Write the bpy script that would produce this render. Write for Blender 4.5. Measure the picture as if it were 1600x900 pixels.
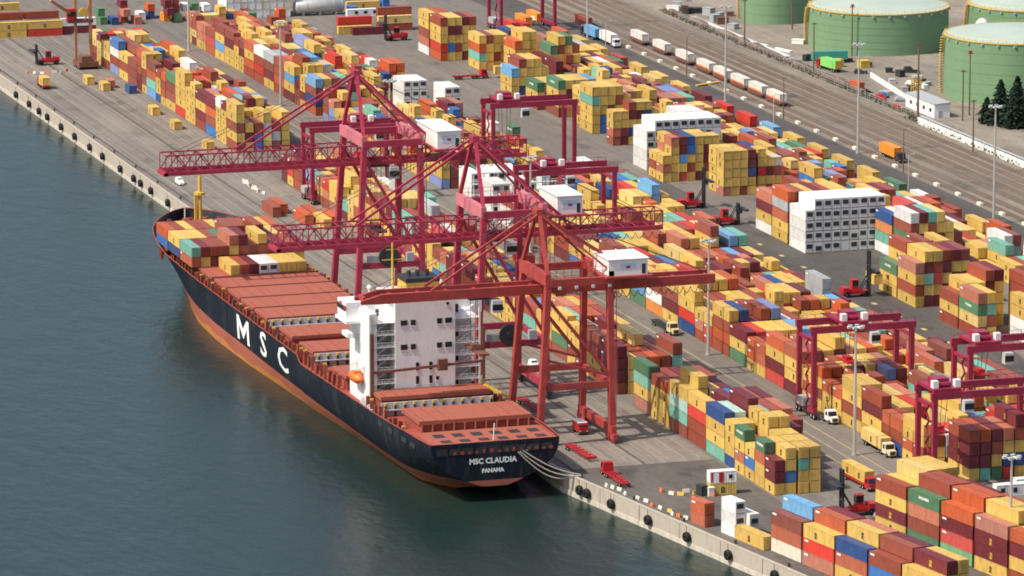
import bpy, bmesh, math, random
from mathutils import Vector, Matrix
R_ = math.radians
for o in list(bpy.data.objects): bpy.data.objects.remove(o)
sc = bpy.context.scene
COL = sc.collection
# ------------------------------------------------------------------ camera
# world: X = inland from the quay edge, Y = along the quay away from the camera, Z up, quay top z = 0
CAM = Vector((-358.0, -1082.7, 271.4))
PITCH, HEAD = R_(11.377), R_(17.7)
FG = Vector((math.sin(HEAD), math.cos(HEAD), 0)); RT = Vector((math.cos(HEAD), -math.sin(HEAD), 0)); ZU = Vector((0, 0, 1))
FW = FG*math.cos(PITCH) - ZU*math.sin(PITCH); UPV = FG*math.sin(PITCH) + ZU*math.cos(PITCH)
cd = bpy.data.cameras.new('camera'); cam = bpy.data.objects.new('camera', cd); COL.objects.link(cam)
cd.sensor_width = 36; cd.lens = 8200/1600*36; cd.clip_start = 10; cd.clip_end = 30000
M = Matrix((RT, UPV, -FW)).transposed().to_4x4(); M.translation = CAM; cam.matrix_world = M
sc.camera = cam
# ------------------------------------------------------------------ sky, sun, exposure
SUN_EL = R_(52); SUN_AZ = R_(-26)          # azimuth offset from image-left
sd = (-RT*math.cos(SUN_AZ) + FG*math.sin(SUN_AZ))*math.cos(SUN_EL) + ZU*math.sin(SUN_EL)
w = bpy.data.worlds.new('World'); sc.world = w; w.use_nodes = True
nt = w.node_tree; nt.nodes.clear()
sky = nt.nodes.new('ShaderNodeTexSky'); sky.sky_type = 'NISHITA'; sky.sun_disc = False
sky.sun_elevation = SUN_EL; sky.sun_rotation = math.atan2(sd.x, sd.y); sky.air_density = 1.0; sky.dust_density = 3.0
bg = nt.nodes.new('ShaderNodeBackground'); bg.inputs[1].default_value = 0.145
wo = nt.nodes.new('ShaderNodeOutputWorld'); nt.links.new(sky.outputs[0], bg.inputs[0]); nt.links.new(bg.outputs[0], wo.inputs[0])
sl = bpy.data.lights.new('sun', 'SUN'); sl.energy = 4.1; sl.angle = R_(0.53); sl.color = (1, .92, .80)
so = bpy.data.objects.new('sun', sl); COL.objects.link(so); so.rotation_euler = sd.to_track_quat('Z', 'Y').to_euler(); so.location = (0, 200, 300)
sc.view_settings.view_transform = 'Standard'; sc.view_settings.look = 'None'; sc.view_settings.exposure = 0.2; sc.view_settings.gamma = 1
sc.render.engine = 'CYCLES'; sc.cycles.filter_width = 1.8
# ------------------------------------------------------------------ helpers
def project(p):
    d = Vector(p) - CAM; D = d.dot(FW)
    return 800 + 8200*d.dot(RT)/D, 450 - 8200*d.dot(UPV)/D, 8200/D
CUBE = [(0,3,2,1),(4,5,6,7),(0,1,5,4),(1,2,6,5),(2,3,7,6),(3,0,4,7)]
class MB:
    def __init__(s): s.v = []; s.f = []
    def add(s, vs, fs):
        n = len(s.v); s.v += [tuple(a) for a in vs]; s.f += [tuple(i+n for i in f) for f in fs]; return s
    def box(s, x0, x1, y0, y1, z0, z1):
        return s.add([(x0,y0,z0),(x1,y0,z0),(x1,y1,z0),(x0,y1,z0),(x0,y0,z1),(x1,y0,z1),(x1,y1,z1),(x0,y1,z1)], CUBE)
    def beam(s, p, q, w, h=None, up=(0,0,1)):
        h = h or w; p = Vector(p); q = Vector(q); d = (q-p).normalized(); u = Vector(up)
        if abs(d.dot(u)) > .98: u = Vector((0,1,0))
        a = d.cross(u).normalized()*w/2; b = a.cross(d).normalized()*h/2
        return s.add([p-a-b,p+a-b,q+a-b,q-a-b,p-a+b,p+a+b,q+a+b,q-a+b], CUBE)
    def cyl(s, p, q, r, r2=None, n=10, caps=True):
        r2 = r if r2 is None else r2; p = Vector(p); q = Vector(q); d = (q-p).normalized()
        u = Vector((0,0,1)) if abs(d.z) < .9 else Vector((1,0,0)); a = d.cross(u).normalized(); b = d.cross(a)
        vs = []
        for c, rr in ((p, r), (q, r2)):
            vs += [c + (a*math.cos(6.2832*i/n) + b*math.sin(6.2832*i/n))*rr for i in range(n)]
        fs = [(i, (i+1) % n, n+(i+1) % n, n+i) for i in range(n)]
        if caps: fs += [tuple(range(n-1, -1, -1)), tuple(range(n, 2*n))]
        return s.add(vs, fs)
    def lathe(s, prof, c=(0,0,0), n=24, axis='z'):
        vs = []
        for r, z in prof:
            for i in range(n):
                a = 6.28318*i/n
                if axis == 'z': vs.append((c[0]+r*math.cos(a), c[1]+r*math.sin(a), c[2]+z))
                elif axis == 'x': vs.append((c[0]+z, c[1]+r*math.cos(a), c[2]+r*math.sin(a)))
                else: vs.append((c[0]+r*math.cos(a), c[1]+z, c[2]+r*math.sin(a)))
        fs = [(j*n+i, j*n+(i+1) % n, (j+1)*n+(i+1) % n, (j+1)*n+i) for j in range(len(prof)-1) for i in range(n)]
        return s.add(vs, fs)
    def sphere(s, c, rx, ry=None, rz=None, n=10, m=6):
        ry = ry or rx; rz = rz or rx; vs = []
        for j in range(m+1):
            t = math.pi*j/m
            vs += [(c[0]+rx*math.sin(t)*math.cos(6.2832*i/n), c[1]+ry*math.sin(t)*math.sin(6.2832*i/n), c[2]+rz*math.cos(t)) for i in range(n)]
        return s.add(vs, [(j*n+i, (j+1)*n+i, (j+1)*n+(i+1) % n, j*n+(i+1) % n) for j in range(m) for i in range(n)])
    def prism(s, pts, z0, z1):
        n = len(pts); return s.add([(x,y,z0) for x,y in pts]+[(x,y,z1) for x,y in pts],
            [tuple(range(n-1,-1,-1)), tuple(range(n,2*n))]+[(i,(i+1) % n,n+(i+1) % n,n+i) for i in range(n)])
    def mesh(s, name, mat=None, smooth=False):
        me = bpy.data.meshes.new(name); me.from_pydata(s.v, [], s.f); me.update()
        bm = bmesh.new(); bm.from_mesh(me); bmesh.ops.recalc_face_normals(bm, faces=bm.faces); bm.to_mesh(me); bm.free()
        if mat: me.materials.append(mat)
        if smooth: me.polygons.foreach_set('use_smooth', [True]*len(me.polygons))
        return me
    def build(s, name, mat, parent=None, smooth=False, loc=None, rz=0):
        return put(name, s.mesh(name, mat, smooth), parent, loc, rz)
def put(name, me, parent=None, loc=None, rz=0):
    o = bpy.data.objects.new(name, me); COL.objects.link(o)
    if loc: o.location = loc
    if rz: o.rotation_euler = (0, 0, rz)
    if parent: o.parent = parent
    return o
def tag(o, label=None, cat=None, group=None, kind=None):
    if label: o['label'] = label
    if cat: o['category'] = cat
    if group: o['group'] = group
    if kind: o['kind'] = kind
    return o
def thing(name, label, cat, loc=(0,0,0), rz=0, group=None):
    o = bpy.data.objects.new(name, None); COL.objects.link(o); o.location = loc; o.rotation_euler = (0, 0, rz); o.empty_display_size = .5
    return tag(o, label, cat, group)
def copy_tree(o, parent=None):
    c = o.copy(); COL.objects.link(c); c.parent = parent
    for ch in list(o.children):
        if ch != c: copy_tree(ch, c)
    return c
def place(root, label, loc, rz=0, first=None):
    o = copy_tree(root); o.location = loc; o.rotation_euler = (0, 0, rz); o['label'] = label; return o
def smesh(name, text, mat, size=1, sx=1, bold=0.02, ext=0):
    cu = bpy.data.curves.new(name, 'FONT'); cu.body = text; cu.size = size; cu.offset = bold; cu.align_x = 'CENTER'; cu.align_y = 'CENTER'; cu.resolution_u = 2; cu.extrude = ext
    ob = bpy.data.objects.new(name, cu); COL.objects.link(ob); bpy.context.view_layer.update()
    me = bpy.data.meshes.new_from_object(ob.evaluated_get(bpy.context.evaluated_depsgraph_get())); bpy.data.objects.remove(ob)
    me.name = name; me.materials.clear(); me.materials.append(mat)
    for v in me.vertices: v.co.x *= sx
    return me
# ------------------------------------------------------------------ materials
def mat(name, col, rough=.6, metal=0, var=.12, scale=.5, bump=0, stretch=(1,1,1), col2=None, mixlo=.45, mixhi=.65, spec=.4, src=None, rust=0):
    m = bpy.data.materials.new(name); m.use_nodes = True; t = m.node_tree; n = t.nodes; L = t.links
    b = n['Principled BSDF']; b.inputs['Roughness'].default_value = rough; b.inputs['Metallic'].default_value = metal; b.inputs['Specular IOR Level'].default_value = spec
    tc = n.new('ShaderNodeTexCoord'); mp = n.new('ShaderNodeMapping'); mp.inputs['Scale'].default_value = stretch
    L.new(tc.outputs['Object'], mp.inputs[0])
    nz = n.new('ShaderNodeTexNoise'); nz.inputs['Scale'].default_value = scale; nz.inputs['Detail'].default_value = 6; nz.inputs['Roughness'].default_value = .65
    L.new(mp.outputs[0], nz.inputs['Vector'])
    if src == 'object':
        oi = n.new('ShaderNodeObjectInfo'); base = oi.outputs['Color']
        ad = n.new('ShaderNodeVectorMath'); ad.operation = 'ADD'; L.new(mp.outputs[0], ad.inputs[0])
        rv = n.new('ShaderNodeVectorMath'); rv.operation = 'SCALE'; rv.inputs[0].default_value = (37, 71, 53); L.new(oi.outputs['Random'], rv.inputs['Scale'])
        L.new(rv.outputs[0], ad.inputs[1]); L.new(ad.outputs[0], nz.inputs['Vector'])
    elif src == 'attr':
        at = n.new('ShaderNodeAttribute'); at.attribute_name = 'paint'; base = at.outputs['Color']
    else:
        rgb = n.new('ShaderNodeRGB'); rgb.outputs[0].default_value = (*col, 1); base = rgb.outputs[0]
    if col2:
        r = n.new('ShaderNodeMapRange'); r.inputs['From Min'].default_value = mixlo; r.inputs['From Max'].default_value = mixhi; L.new(nz.outputs['Fac'], r.inputs[0])
        mx = n.new('ShaderNodeMix'); mx.data_type = 'RGBA'; L.new(r.outputs[0], mx.inputs['Factor']); L.new(base, mx.inputs['A']); mx.inputs['B'].default_value = (*col2, 1); base = mx.outputs['Result']
    r2 = n.new('ShaderNodeMapRange'); r2.inputs['From Min'].default_value = .25; r2.inputs['From Max'].default_value = .75
    r2.inputs['To Min'].default_value = 1-var; r2.inputs['To Max'].default_value = 1+var; L.new(nz.outputs['Fac'], r2.inputs[0])
    mu = n.new('ShaderNodeVectorMath'); mu.operation = 'SCALE'; L.new(base, mu.inputs[0]); L.new(r2.outputs[0], mu.inputs['Scale']); outc = mu.outputs[0]
    if rust:
        n3 = n.new('ShaderNodeTexNoise'); n3.inputs['Scale'].default_value = .9; n3.inputs['Detail'].default_value = 5
        m3 = n.new('ShaderNodeMapping'); m3.inputs['Scale'].default_value = (1.6, 1.6, .35); L.new(tc.outputs['Object'], m3.inputs[0]); L.new(m3.outputs[0], n3.inputs['Vector'])
        r3 = n.new('ShaderNodeMapRange'); r3.inputs['From Min'].default_value = .56; r3.inputs['From Max'].default_value = .74; r3.inputs['To Max'].default_value = rust; L.new(n3.outputs['Fac'], r3.inputs[0])
        mx = n.new('ShaderNodeMix'); mx.data_type = 'RGBA'; L.new(r3.outputs[0], mx.inputs['Factor']); L.new(outc, mx.inputs['A']); mx.inputs['B'].default_value = (.17, .085, .05, 1); outc = mx.outputs['Result']
    L.new(outc, b.inputs['Base Color'])
    if bump:
        bp = n.new('ShaderNodeBump'); bp.inputs['Strength'].default_value = bump; bp.inputs['Distance'].default_value = .05; L.new(nz.outputs['Fac'], bp.inputs['Height']); L.new(bp.outputs[0], b.inputs['Normal'])
    return m
m_cont = mat('container_paint', None, .55, var=.24, scale=.9, stretch=(1,1,.4), src='object', rust=.6)
m_cstuff = mat('container_paint_far', None, .55, var=.22, scale=.6, stretch=(1,1,.35), src='attr', rust=.4)
m_crim = mat('crimson_crane_paint', (.38,.035,.07), .5, var=.3, scale=.5, rust=.3)
m_rtg = mat('crimson_gantry_paint', (.29,.022,.055), .4, var=.2, scale=.4, rust=.25)
m_orcr = mat('weathered_red_crane_paint', (.36,.05,.042), .55, var=.3, scale=.35, rust=.5)
m_pink = mat('sunlit_crimson_paint', (.56,.17,.20), .5, var=.15, scale=.4)  # crimson paled to pink: sunlight on the cross girders put into the colour
m_white = mat('white_paint', (.78,.77,.73), .5, var=.06, scale=.3)
m_super = mat('white_ship_paint', (.82,.81,.79), .45, var=.06, scale=.25, rust=.2)
m_grey = mat('grey_paint', (.36,.37,.37), .5, var=.1, scale=.4)
m_lgrey = mat('light_grey_steel', (.5,.51,.5), .45, var=.1, scale=.4)
m_dark = mat('dark_steel', (.035,.036,.04), .5, var=.3, scale=.8)
m_black = mat('black_rubber', (.012,.012,.013), .75, var=.3, scale=1.2)
m_glass = mat('dark_window_glass', (.015,.018,.022), .12, var=.1, scale=.5, spec=.6)
m_hull = mat('black_hull_paint', (.009,.013,.022), .5, spec=.22, var=.25, scale=.12, stretch=(1,1,.25), col2=(.06,.062,.064), mixlo=.54, mixhi=.85, rust=.35)
m_boot = mat('red_boot_topping', (.36,.105,.065), .65, var=.22, scale=.2, stretch=(1,.4,1), col2=(.28,.10,.05), mixlo=.5, mixhi=.75)
m_scum = mat('orange_waterline_stain', (.50,.19,.035), .7, var=.3, scale=.22, stretch=(1,.35,1), col2=(.36,.115,.06), mixlo=.48, mixhi=.66)
m_deck = mat('red_oxide_deck', (.30,.062,.038), .75, var=.3, scale=.35, rust=.5)
m_hatch = mat('red_oxide_hatch', (.36,.10,.062), .75, var=.25, scale=.35, col2=(.24,.075,.05), mixlo=.45, mixhi=.7, rust=.5)
m_yel = mat('yellow_paint', (.62,.40,.06), .5, var=.15, scale=.6)
m_oran = mat('orange_paint', (.72,.16,.03), .45, var=.1, scale=.6)
m_red = mat('bright_red_paint', (.45,.02,.025), .4, var=.2, scale=.5)
m_conc = mat('quay_concrete', (.43,.38,.31), .9, var=.3, scale=.35, bump=.3, stretch=(1,1,.3), col2=(.26,.22,.17), mixlo=.5, mixhi=.72)
m_algae = mat('waterline_concrete', (.50,.46,.38), .9, var=.25, scale=.5, stretch=(1,1,.6))
m_joint = mat('dark_joint', (.05,.045,.04), .9)
m_tankg = mat('green_tank_paint', (.165,.285,.15), .55, var=.1, scale=.16, stretch=(1,1,.35), rust=.18)
m_tankr = mat('pale_green_tank_roof', (.38,.45,.38), .6, var=.1, scale=.08)
m_wood = mat('brown_timber_pole', (.16,.10,.065), .85, var=.2)
m_galv = mat('galvanised_pole', (.50,.49,.46), .4, metal=.3, var=.1)
m_print = mat('black_print', (.03,.028,.025), .6)
m_wprint = mat('white_print', (.8,.8,.78), .6)
m_bprint = mat('navy_print', (.02,.04,.14), .6)
m_rail = mat('rail_steel', (.20,.15,.12), .45, metal=.4)
m_rust = mat('rusty_wagon_steel', (.17,.07,.045), .7, var=.3)
m_bark = mat('pine_bark', (.08,.055,.04), .9)
m_leaf = mat('dark_pine_needles', (.025,.05,.028), .8, var=.45, scale=1.3)
def ground_mat(name, col, col2, streak=.2, big=.02, rough=.9, sdir=(1.1,.012,1), dark=None):
    m = bpy.data.materials.new(name); m.use_nodes = True; t = m.node_tree; n = t.nodes; L = t.links; b = n['Principled BSDF']; b.inputs['Roughness'].default_value = rough; b.inputs['Specular IOR Level'].default_value = .25
    tc = n.new('ShaderNodeTexCoord')
    def noise(scale, st, det=6):
        mp = n.new('ShaderNodeMapping'); mp.inputs['Scale'].default_value = st; L.new(tc.outputs['Object'], mp.inputs[0])
        z = n.new('ShaderNodeTexNoise'); z.inputs['Scale'].default_value = scale; z.inputs['Detail'].default_value = det; z.inputs['Roughness'].default_value = .6; L.new(mp.outputs[0], z.inputs['Vector']); return z.outputs['Fac']
    def rng(s, a, b_, c, d):
        r = n.new('ShaderNodeMapRange'); r.inputs['From Min'].default_value = a; r.inputs['From Max'].default_value = b_; r.inputs['To Min'].default_value = c; r.inputs['To Max'].default_value = d; L.new(s, r.inputs[0]); return r.outputs[0]
    mx = n.new('ShaderNodeMix'); mx.data_type = 'RGBA'; L.new(rng(noise(big, (1,.45,1)), .4, .62, 0, 1), mx.inputs['Factor']); mx.inputs['A'].default_value = (*col,1); mx.inputs['B'].default_value = (*col2,1)
    a = noise(.42, sdir, 5); c = noise(.6, (1,1,1), 8)
    ml = n.new('ShaderNodeMath'); ml.operation = 'MULTIPLY'; L.new(rng(a,.3,.7,1-streak,1+streak), ml.inputs[0]); L.new(rng(c,.3,.7,.86,1.14), ml.inputs[1])
    st = rng(noise(.11, (1,.55,1), 9), .54, .68, 1, .66); st2 = rng(noise(.9, (2.2,.02,1), 3), .56, .66, 1, .84)
    m2 = n.new('ShaderNodeMath'); m2.operation = 'MULTIPLY'; L.new(st, m2.inputs[0]); L.new(st2, m2.inputs[1])
    m3 = n.new('ShaderNodeMath'); m3.operation = 'MULTIPLY'; L.new(ml.outputs[0], m3.inputs[0]); L.new(m2.outputs[0], m3.inputs[1])
    s = n.new('ShaderNodeVectorMath'); s.operation = 'SCALE'; L.new(mx.outputs['Result'], s.inputs[0]); L.new(m3.outputs[0], s.inputs['Scale']); L.new(s.outputs[0], b.inputs['Base Color'])
    return m
g_dirt = ground_mat('sandy_ground', (.275,.235,.185), (.175,.155,.13), .1, .04)
g_apron = ground_mat('apron_concrete', (.215,.186,.156), (.165,.145,.123), .24)
g_yard = ground_mat('yard_asphalt', (.152,.135,.117), (.185,.163,.14), .18)
g_road = ground_mat('dark_asphalt', (.08,.072,.066), (.105,.094,.085), .12)
g_near = ground_mat('near_asphalt', (.092,.082,.073), (.128,.113,.099), .14, sdir=(.6,.05,1))
g_rail = ground_mat('ballast_gravel', (.225,.19,.15), (.17,.145,.118), .14)
g_track = ground_mat('dark_track_bed', (.15,.11,.085), (.19,.145,.11), .15)
g_line = mat('worn_yellow_line', (.42,.34,.15), .8, var=.35, scale=.3)
g_wline = mat('worn_pale_line', (.29,.265,.23), .8, var=.35, scale=.3)
# water
def water_mat():
    m = bpy.data.materials.new('harbour_water'); m.use_nodes = True; t = m.node_tree; n = t.nodes; L = t.links; b = n['Principled BSDF']
    b.inputs['Base Color'].default_value = (.012,.027,.023,1); b.inputs['Specular IOR Level'].default_value = .36; b.inputs['Roughness'].default_value = .24; b.inputs['IOR'].default_value = 1.33
    tc = n.new('ShaderNodeTexCoord')
    hs = None
    for sc_, st, amp in ((.16,(1,.45,1),1.0),(.55,(1,.5,1),.45),(1.7,(1,.6,1),.16)):
        mp = n.new('ShaderNodeMapping'); mp.inputs['Scale'].default_value = st; mp.inputs['Rotation'].default_value = (0,0,.5); L.new(tc.outputs['Object'], mp.inputs[0])
        z = n.new('ShaderNodeTexNoise'); z.inputs['Scale'].default_value = sc_; z.inputs['Detail'].default_value = 3; L.new(mp.outputs[0], z.inputs['Vector'])
        mu = n.new('ShaderNodeMath'); mu.operation = 'MULTIPLY'; mu.inputs[1].default_value = amp; L.new(z.outputs['Fac'], mu.inputs[0])
        if hs is None: hs = mu.outputs[0]
        else:
            ad = n.new('ShaderNodeMath'); L.new(hs, ad.inputs[0]); L.new(mu.outputs[0], ad.inputs[1]); hs = ad.outputs[0]
    bp = n.new('ShaderNodeBump'); bp.inputs['Strength'].default_value = .36; bp.inputs['Distance'].default_value = .9; L.new(hs, bp.inputs['Height']); L.new(bp.outputs[0], b.inputs['Normal'])
    return m
m_water = water_mat()
# ================================================================== SETTING
NA = R_(10.1)
def NZ(p, q, z=0): return Vector((p*math.cos(NA)+q*math.sin(NA), p*math.sin(NA)-q*math.cos(NA), z))
def sheet(name, pts, z, m):
    b = MB(); b.add([(x,y,z) for x,y in pts], [tuple(range(len(pts)))]); o = b.build(name, m); return tag(o, kind='structure')
n1500 = NZ(0,1500)
sheet('ground', [(0,0),(n1500.x,n1500.y),(6000,-1477),(6000,5000),(0,5000)], 0, g_dirt)
sheet('water', [(-8000,-4000),(1500,-4000),(1500,7000),(-8000,7000)], -4.4, m_water)
def rect(a,b,c,d): return [(a,c),(b,c),(b,d),(a,d)]
nq = lambda p,q: tuple(NZ(p,q))[:2]
sheet('quay_apron', [(.05,2),(36,2),(36,1400),(.05,1400)], .012, g_apron)
sheet('pavement', [(36,-60),(198,-60),(198,1400),(36,1400)], .012, g_yard)
sheet('near_pavement', [nq(.05,-1),nq(.05,400),nq(300,400),(198,-60),(36,-60),(36,2),(.3,2)], .008, g_near)
sheet('yard_road', [(121,60),(142.5,60),(163,225),(142.5,236),(142.5,345),(121,345)], .024, g_road)
sheet('road', rect(198,214,-60,1400), .016, g_road)
sheet('rail_yard', rect(214,252,-300,1400), .012, g_rail)
# painted lines and crane rails on the apron and road
b = MB()
for v in (4.6, 9.5, 13.2, 16.6, 22.8, 26.2, 30.0, 33.4): b.box(v, v+.22, 5, 660, .02, .028)
tag(b.build('apron_lane_marking', g_wline), kind='structure')
b = MB()
for v in (61.5, 65.2, 68.9, 98.0): b.box(v, v+.25, -30, 640, .02, .028)
for k in range(24): b.box(126, 127.4, 70+k*12, 73.5+k*12, .03, .036)
for k in range(14): b.box(134.4, 135.6, 85+k*17, 87.5+k*17, .03, .036)
tag(b.build('yard_lane_marking', g_line), kind='structure')
for i, v in enumerate((2.2, 19.6)):
    b = MB(); b.box(v-.35, v+.35, 1, 700, .014, .03); o = tag(b.build('crane_rail', g_road), kind='structure')
    b = MB(); b.box(v-.06, v+.06, 1, 700, .03, .12); b.build('rail', m_rail, o)
# railway tracks
TR = [217.6, 222.2, 228.3, 233.0, 237.4, 241.8, 246.0]
for v in TR:
    b = MB(); b.box(v-1.25, v+1.25, -300, 1400, .02, .16); o = tag(b.build('railway_track', g_track), kind='structure')
    for s in (-.75, .75):
        b = MB(); b.box(v+s-.08, v+s+.08, -300, 1400, .16, .34); b.build('rail', m_rail, o)
# quay walls, one slab at a time
def wall(label, n, ln, f):
    t = thing('quay_wall', label, 'wall')
    for k in range(n):
        pts = [f(-.75+random.Random(k).uniform(0,.06), k*ln+.09), f(-.75, (k+1)*ln-.09), f(.0, (k+1)*ln-.09), f(.0, k*ln+.09)]
        b = MB(); b.prism([p[:2] for p in pts], -3.35, -.02); o = b.build('wall_slab', m_conc, t)
        b = MB(); b.prism([f(-.9, k*ln+.05)[:2], f(-.9,(k+1)*ln-.05)[:2], f(-.02,(k+1)*ln-.05)[:2], f(-.02,k*ln+.05)[:2]], -7, -3.35); b.build('footing', m_algae, o)
    L = n*ln
    b = MB(); b.prism([f(-.3,0)[:2], f(-.3,L)[:2], f(.02,L)[:2], f(.02,0)[:2]], -7, -.4); b.build('backing', m_joint, t)
    b = MB(); b.prism([f(-.78,.3)[:2], f(-.78,L)[:2], f(-.1,L)[:2], f(-.1,.3)[:2]], -.02, .3); b.build('cope_beam', m_conc, t)
    return t
wall('long weathered concrete quay wall behind the ship, running to the far bow', 54, 12.5, lambda p,q: (p, q+.2, 0))
wall('sunlit concrete quay wall with black fenders nearest the camera, past the stern', 9, 17.6, lambda p,q: tuple(NZ(p,q)))
# fenders
fm = MB().lathe([(.35,-.5),(.95,-.5),(1.12,-.25),(1.12,.25),(.95,.5),(.35,.5),(.35,-.5)], n=14, axis='x').mesh('rubber_fender', m_black)
cm = MB().box(-.05,.05,-.04,.04,.9,2.4).mesh('chain', m_dark)
def fender(label, p, rz, grp):
    o = put('rubber_fender', fm, None, p, rz); tag(o, label, 'fender', grp); put('chain', cm, o)
ORD = ['first','second','third','fourth','fifth','sixth','seventh','eighth','ninth','tenth','eleventh','twelfth','thirteenth','fourteenth','fifteenth','sixteenth','seventeenth','eighteenth','nineteenth','twentieth']
ORD += ['twenty-'+o for o in ORD[:9]] + ['thirtieth'] + ['thirty-'+o for o in ORD[:9]]+['fortieth']+['forty-'+o for o in ORD[:9]]+['fiftieth']+['fifty-'+o for o in ORD[:9]]+['sixtieth']+['sixty-'+o for o in ORD[:9]]+['seventieth']+['seventy-'+o for o in ORD[:9]]+['eightieth']+['eighty-'+o for o in ORD[:9]]+['ninetieth']+['ninety-'+o for o in ORD[:9]]
for i, q in enumerate((9.2, 12.6, 23.6, 40.2, 57.2, 74.8, 94)):
    fender('round black rubber fender, %s from the stern corner on the near quay wall' % ORD[i], NZ(-1.45, q, -2.0), NA, 'fenders on the near quay wall')
for i, x in enumerate((22,45,62,76,99,121,145,165,192,212,222,237,261)):
    fender('black rubber fender on the far quay wall, %s from the left edge' % ORD[i], (-1.45, 581-.846*x, -2.0), 0, 'fenders on the far quay wall')
# bollards along the edge
bm_ = MB().lathe([(.0,.75),(.34,.75),(.38,.6),(.22,.45),(.24,0)], n=10).mesh('bollard', m_dark)
for i, q in enumerate((6, 30, 52, 74, 96)):
    tag(put('bollard', bm_, None, NZ(.9,q,.02)), 'dark mooring bollard, %s past the stern along the near quay edge' % ORD[i], 'bollard', 'mooring bollards')
for i, u in enumerate(range(300, 600, 27)):
    tag(put('bollard', bm_, None, (.9,u,.02)), 'dark mooring bollard, %s beyond the bow along the far quay edge' % ORD[i], 'bollard', 'mooring bollards')
# ================================================================== CONTAINERS
PAL = dict(Y=(.63,.415,.105), y=(.67,.48,.17), R=(.30,.066,.036), M=(.165,.025,.032), O=(.49,.10,.032), S=(.47,.165,.10), G=(.085,.20,.10), T=(.17,.43,.33), t=(.42,.60,.50), B=(.03,.075,.22), b=(.04,.16,.42), L=(.13,.33,.55), W=(.74,.73,.69), C=(.66,.60,.47), K=(.40,.42,.42), P=(.55,.045,.03), H=(.80,.25,.025), D=(.20,.26,.46), Z=(.20,.40,.20))
CN = dict(Y='yellow', y='pale yellow', R='rust-red', M='maroon', O='orange-red', S='salmon', G='green', T='teal', t='pale mint', B='navy', b='blue', L='light blue', W='white', C='cream', K='grey', P='red', H='orange', D='dusty blue', Z='light green')
RND = 'YYYYYYYYYYYYYYYYYYYYyyyyRRRRRRRRRRRRMMMMMMOOOOSSSGTTBbWPPLDK'
rg = random.Random(11)
CONT = []      # dicts
def stack(c, u0, v0, L, cols, blk, row, H=None, frame=0):
    """one pile: near end at u0, left side at v0, cols bottom to top"""
    z = .02
    H = H or (2.9 if L > 7 else 2.6)
    for i, k in enumerate(cols):
        if k == '.': break
        jx = rg.uniform(-.05,.05); jy = rg.uniform(-.08,.08)
        if frame: p = NZ(v0+1.22+jx, -(u0+L/2+jy))
        else: p = Vector((v0+1.22+jx, u0+L/2+jy, 0))
        CONT.append(dict(p=p, z=z, L=L, H=H, k=k, rz=NA if frame else 0, blk=blk, row=row, tier=i+1, u0=u0, n=len(cols), reef=False)); z += H+.012
def rcol(h, wts=RND):
    h = max(0, h); s = ''
    prev = rg.choice(wts)
    for i in range(h):
        if rg.random() > .3: prev = rg.choice(wts)
        s += prev
    return s
def block(blk, u0, u1, v0, ncol, pitch, mean, spread=.9, p40=.5, front=None, wts=RND, frame=0, skip=0.0, cap=None):
    """random block from u0 (near) to u1 (far); front = list of (len, colours) for the column facing the water"""
    bays = []
    if front:
        u = u0
        for L, c in front: bays.append((u, 12.19 if L == 4 else 6.06, c)); u += 12.55 if L == 4 else 6.4
    u = bays[-1][0]+bays[-1][1]+.36 if bays else u0
    while u < u1-6:
        if rg.random() < p40 and u < u1-12: bays.append((u, 12.19, None)); u += 12.55
        else:
            bays.append((u, 6.06, None)); bays.append((u+6.4, 6.06, None)); u += 12.8
    bh = {}
    for i, (u, L, c) in enumerate(bays):
        m = mean(u) if callable(mean) else mean
        if i % 2 == 0: base = rg.gauss(0, spread*.6)
        for col in range(ncol):
            if col == 0 and c is not None: stack(0, u, v0, L, c, blk, 0, frame=frame); continue
            if rg.random() < skip: continue
            h = int(round(m + base + rg.gauss(0, spread*.75)))
            if cap: h = min(h, cap(col))
            stack(0, u, v0+col*pitch, L, rcol(min(5, max(0 if m < 1.5 else 1, h)), wts), blk, col, frame=frame)
# block A, nearest part, fully read off the photograph on its water side
A1 = [(2,'YMM'),(2,'YYOG'),(2,'YbY'),(2,'YSYG'),(2,'BYYY'),(4,'TYYB'),(4,'RRPY'),(4,'RTtY'),(2,'YYYO'),(2,'YYYR'),(4,'SYTG')]
# columns behind it (near to far), v offsets
u = -35.0
A1c = [[ 'YbYY','YYYY','YYG','YYR','YYYY','YYYt','MRt','YYYYY','YYY','YRM','YRR'],
       [ 'YYTY','YYYY','YYYY','YYYYY','YYYYY','YYYMM','YRRM','YYYY','YYMM','YRR','YMR'],
       [ 'YYYY','YYYY','YYYY','YYYYY','YYYY','YRRL','YYMb','RYYM','YYR','MMR','YYM'],
       ['', '', 'RM','YYRM','YYYY','YYMR','YRYR','YYM','YRM','YYM','MRM'],
       ['', '', '','YM','YMYR','YYRS','YYRM','RYM','RM','YM','YYR']]
for i, (L, c) in enumerate(A1):
    ln = 12.19 if L == 4 else 6.06
    stack(0, u, 36.7, ln, c, 'front block by stern crane', 0)
    for j, v in enumerate((39.3, 42.3, 45.0, 47.8, 50.6)): stack(0, u, v, ln, A1c[j][i], 'front block by stern crane', j+1)
    u += ln+.36
block('front block behind quay cranes', 71.8, 372, 36.7, 6, 2.8, lambda u: 3.6 if u < 140 else 3.1, .6, .6, front=[(4,'RMMM'),(4,'YYMR'),(2,'RGYY'),(2,'YRYY'),(4,'RGYY')])
block('front block beyond the bow', 424, 611, 36.0, 6, 2.8, lambda u: 3.9, .6, .6, front=[(4,'RYRYY'),(2,'YYYYM'),(2,'YYYYW'),(4,'bROM'),(4,'RMYM'),(2,'YYYYY'),(2,'YYYY'),(4,'PYYYY'),(4,'YRRG'),(2,'YORO'),(2,'BYYR'),(4,'LTOR')])
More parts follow.
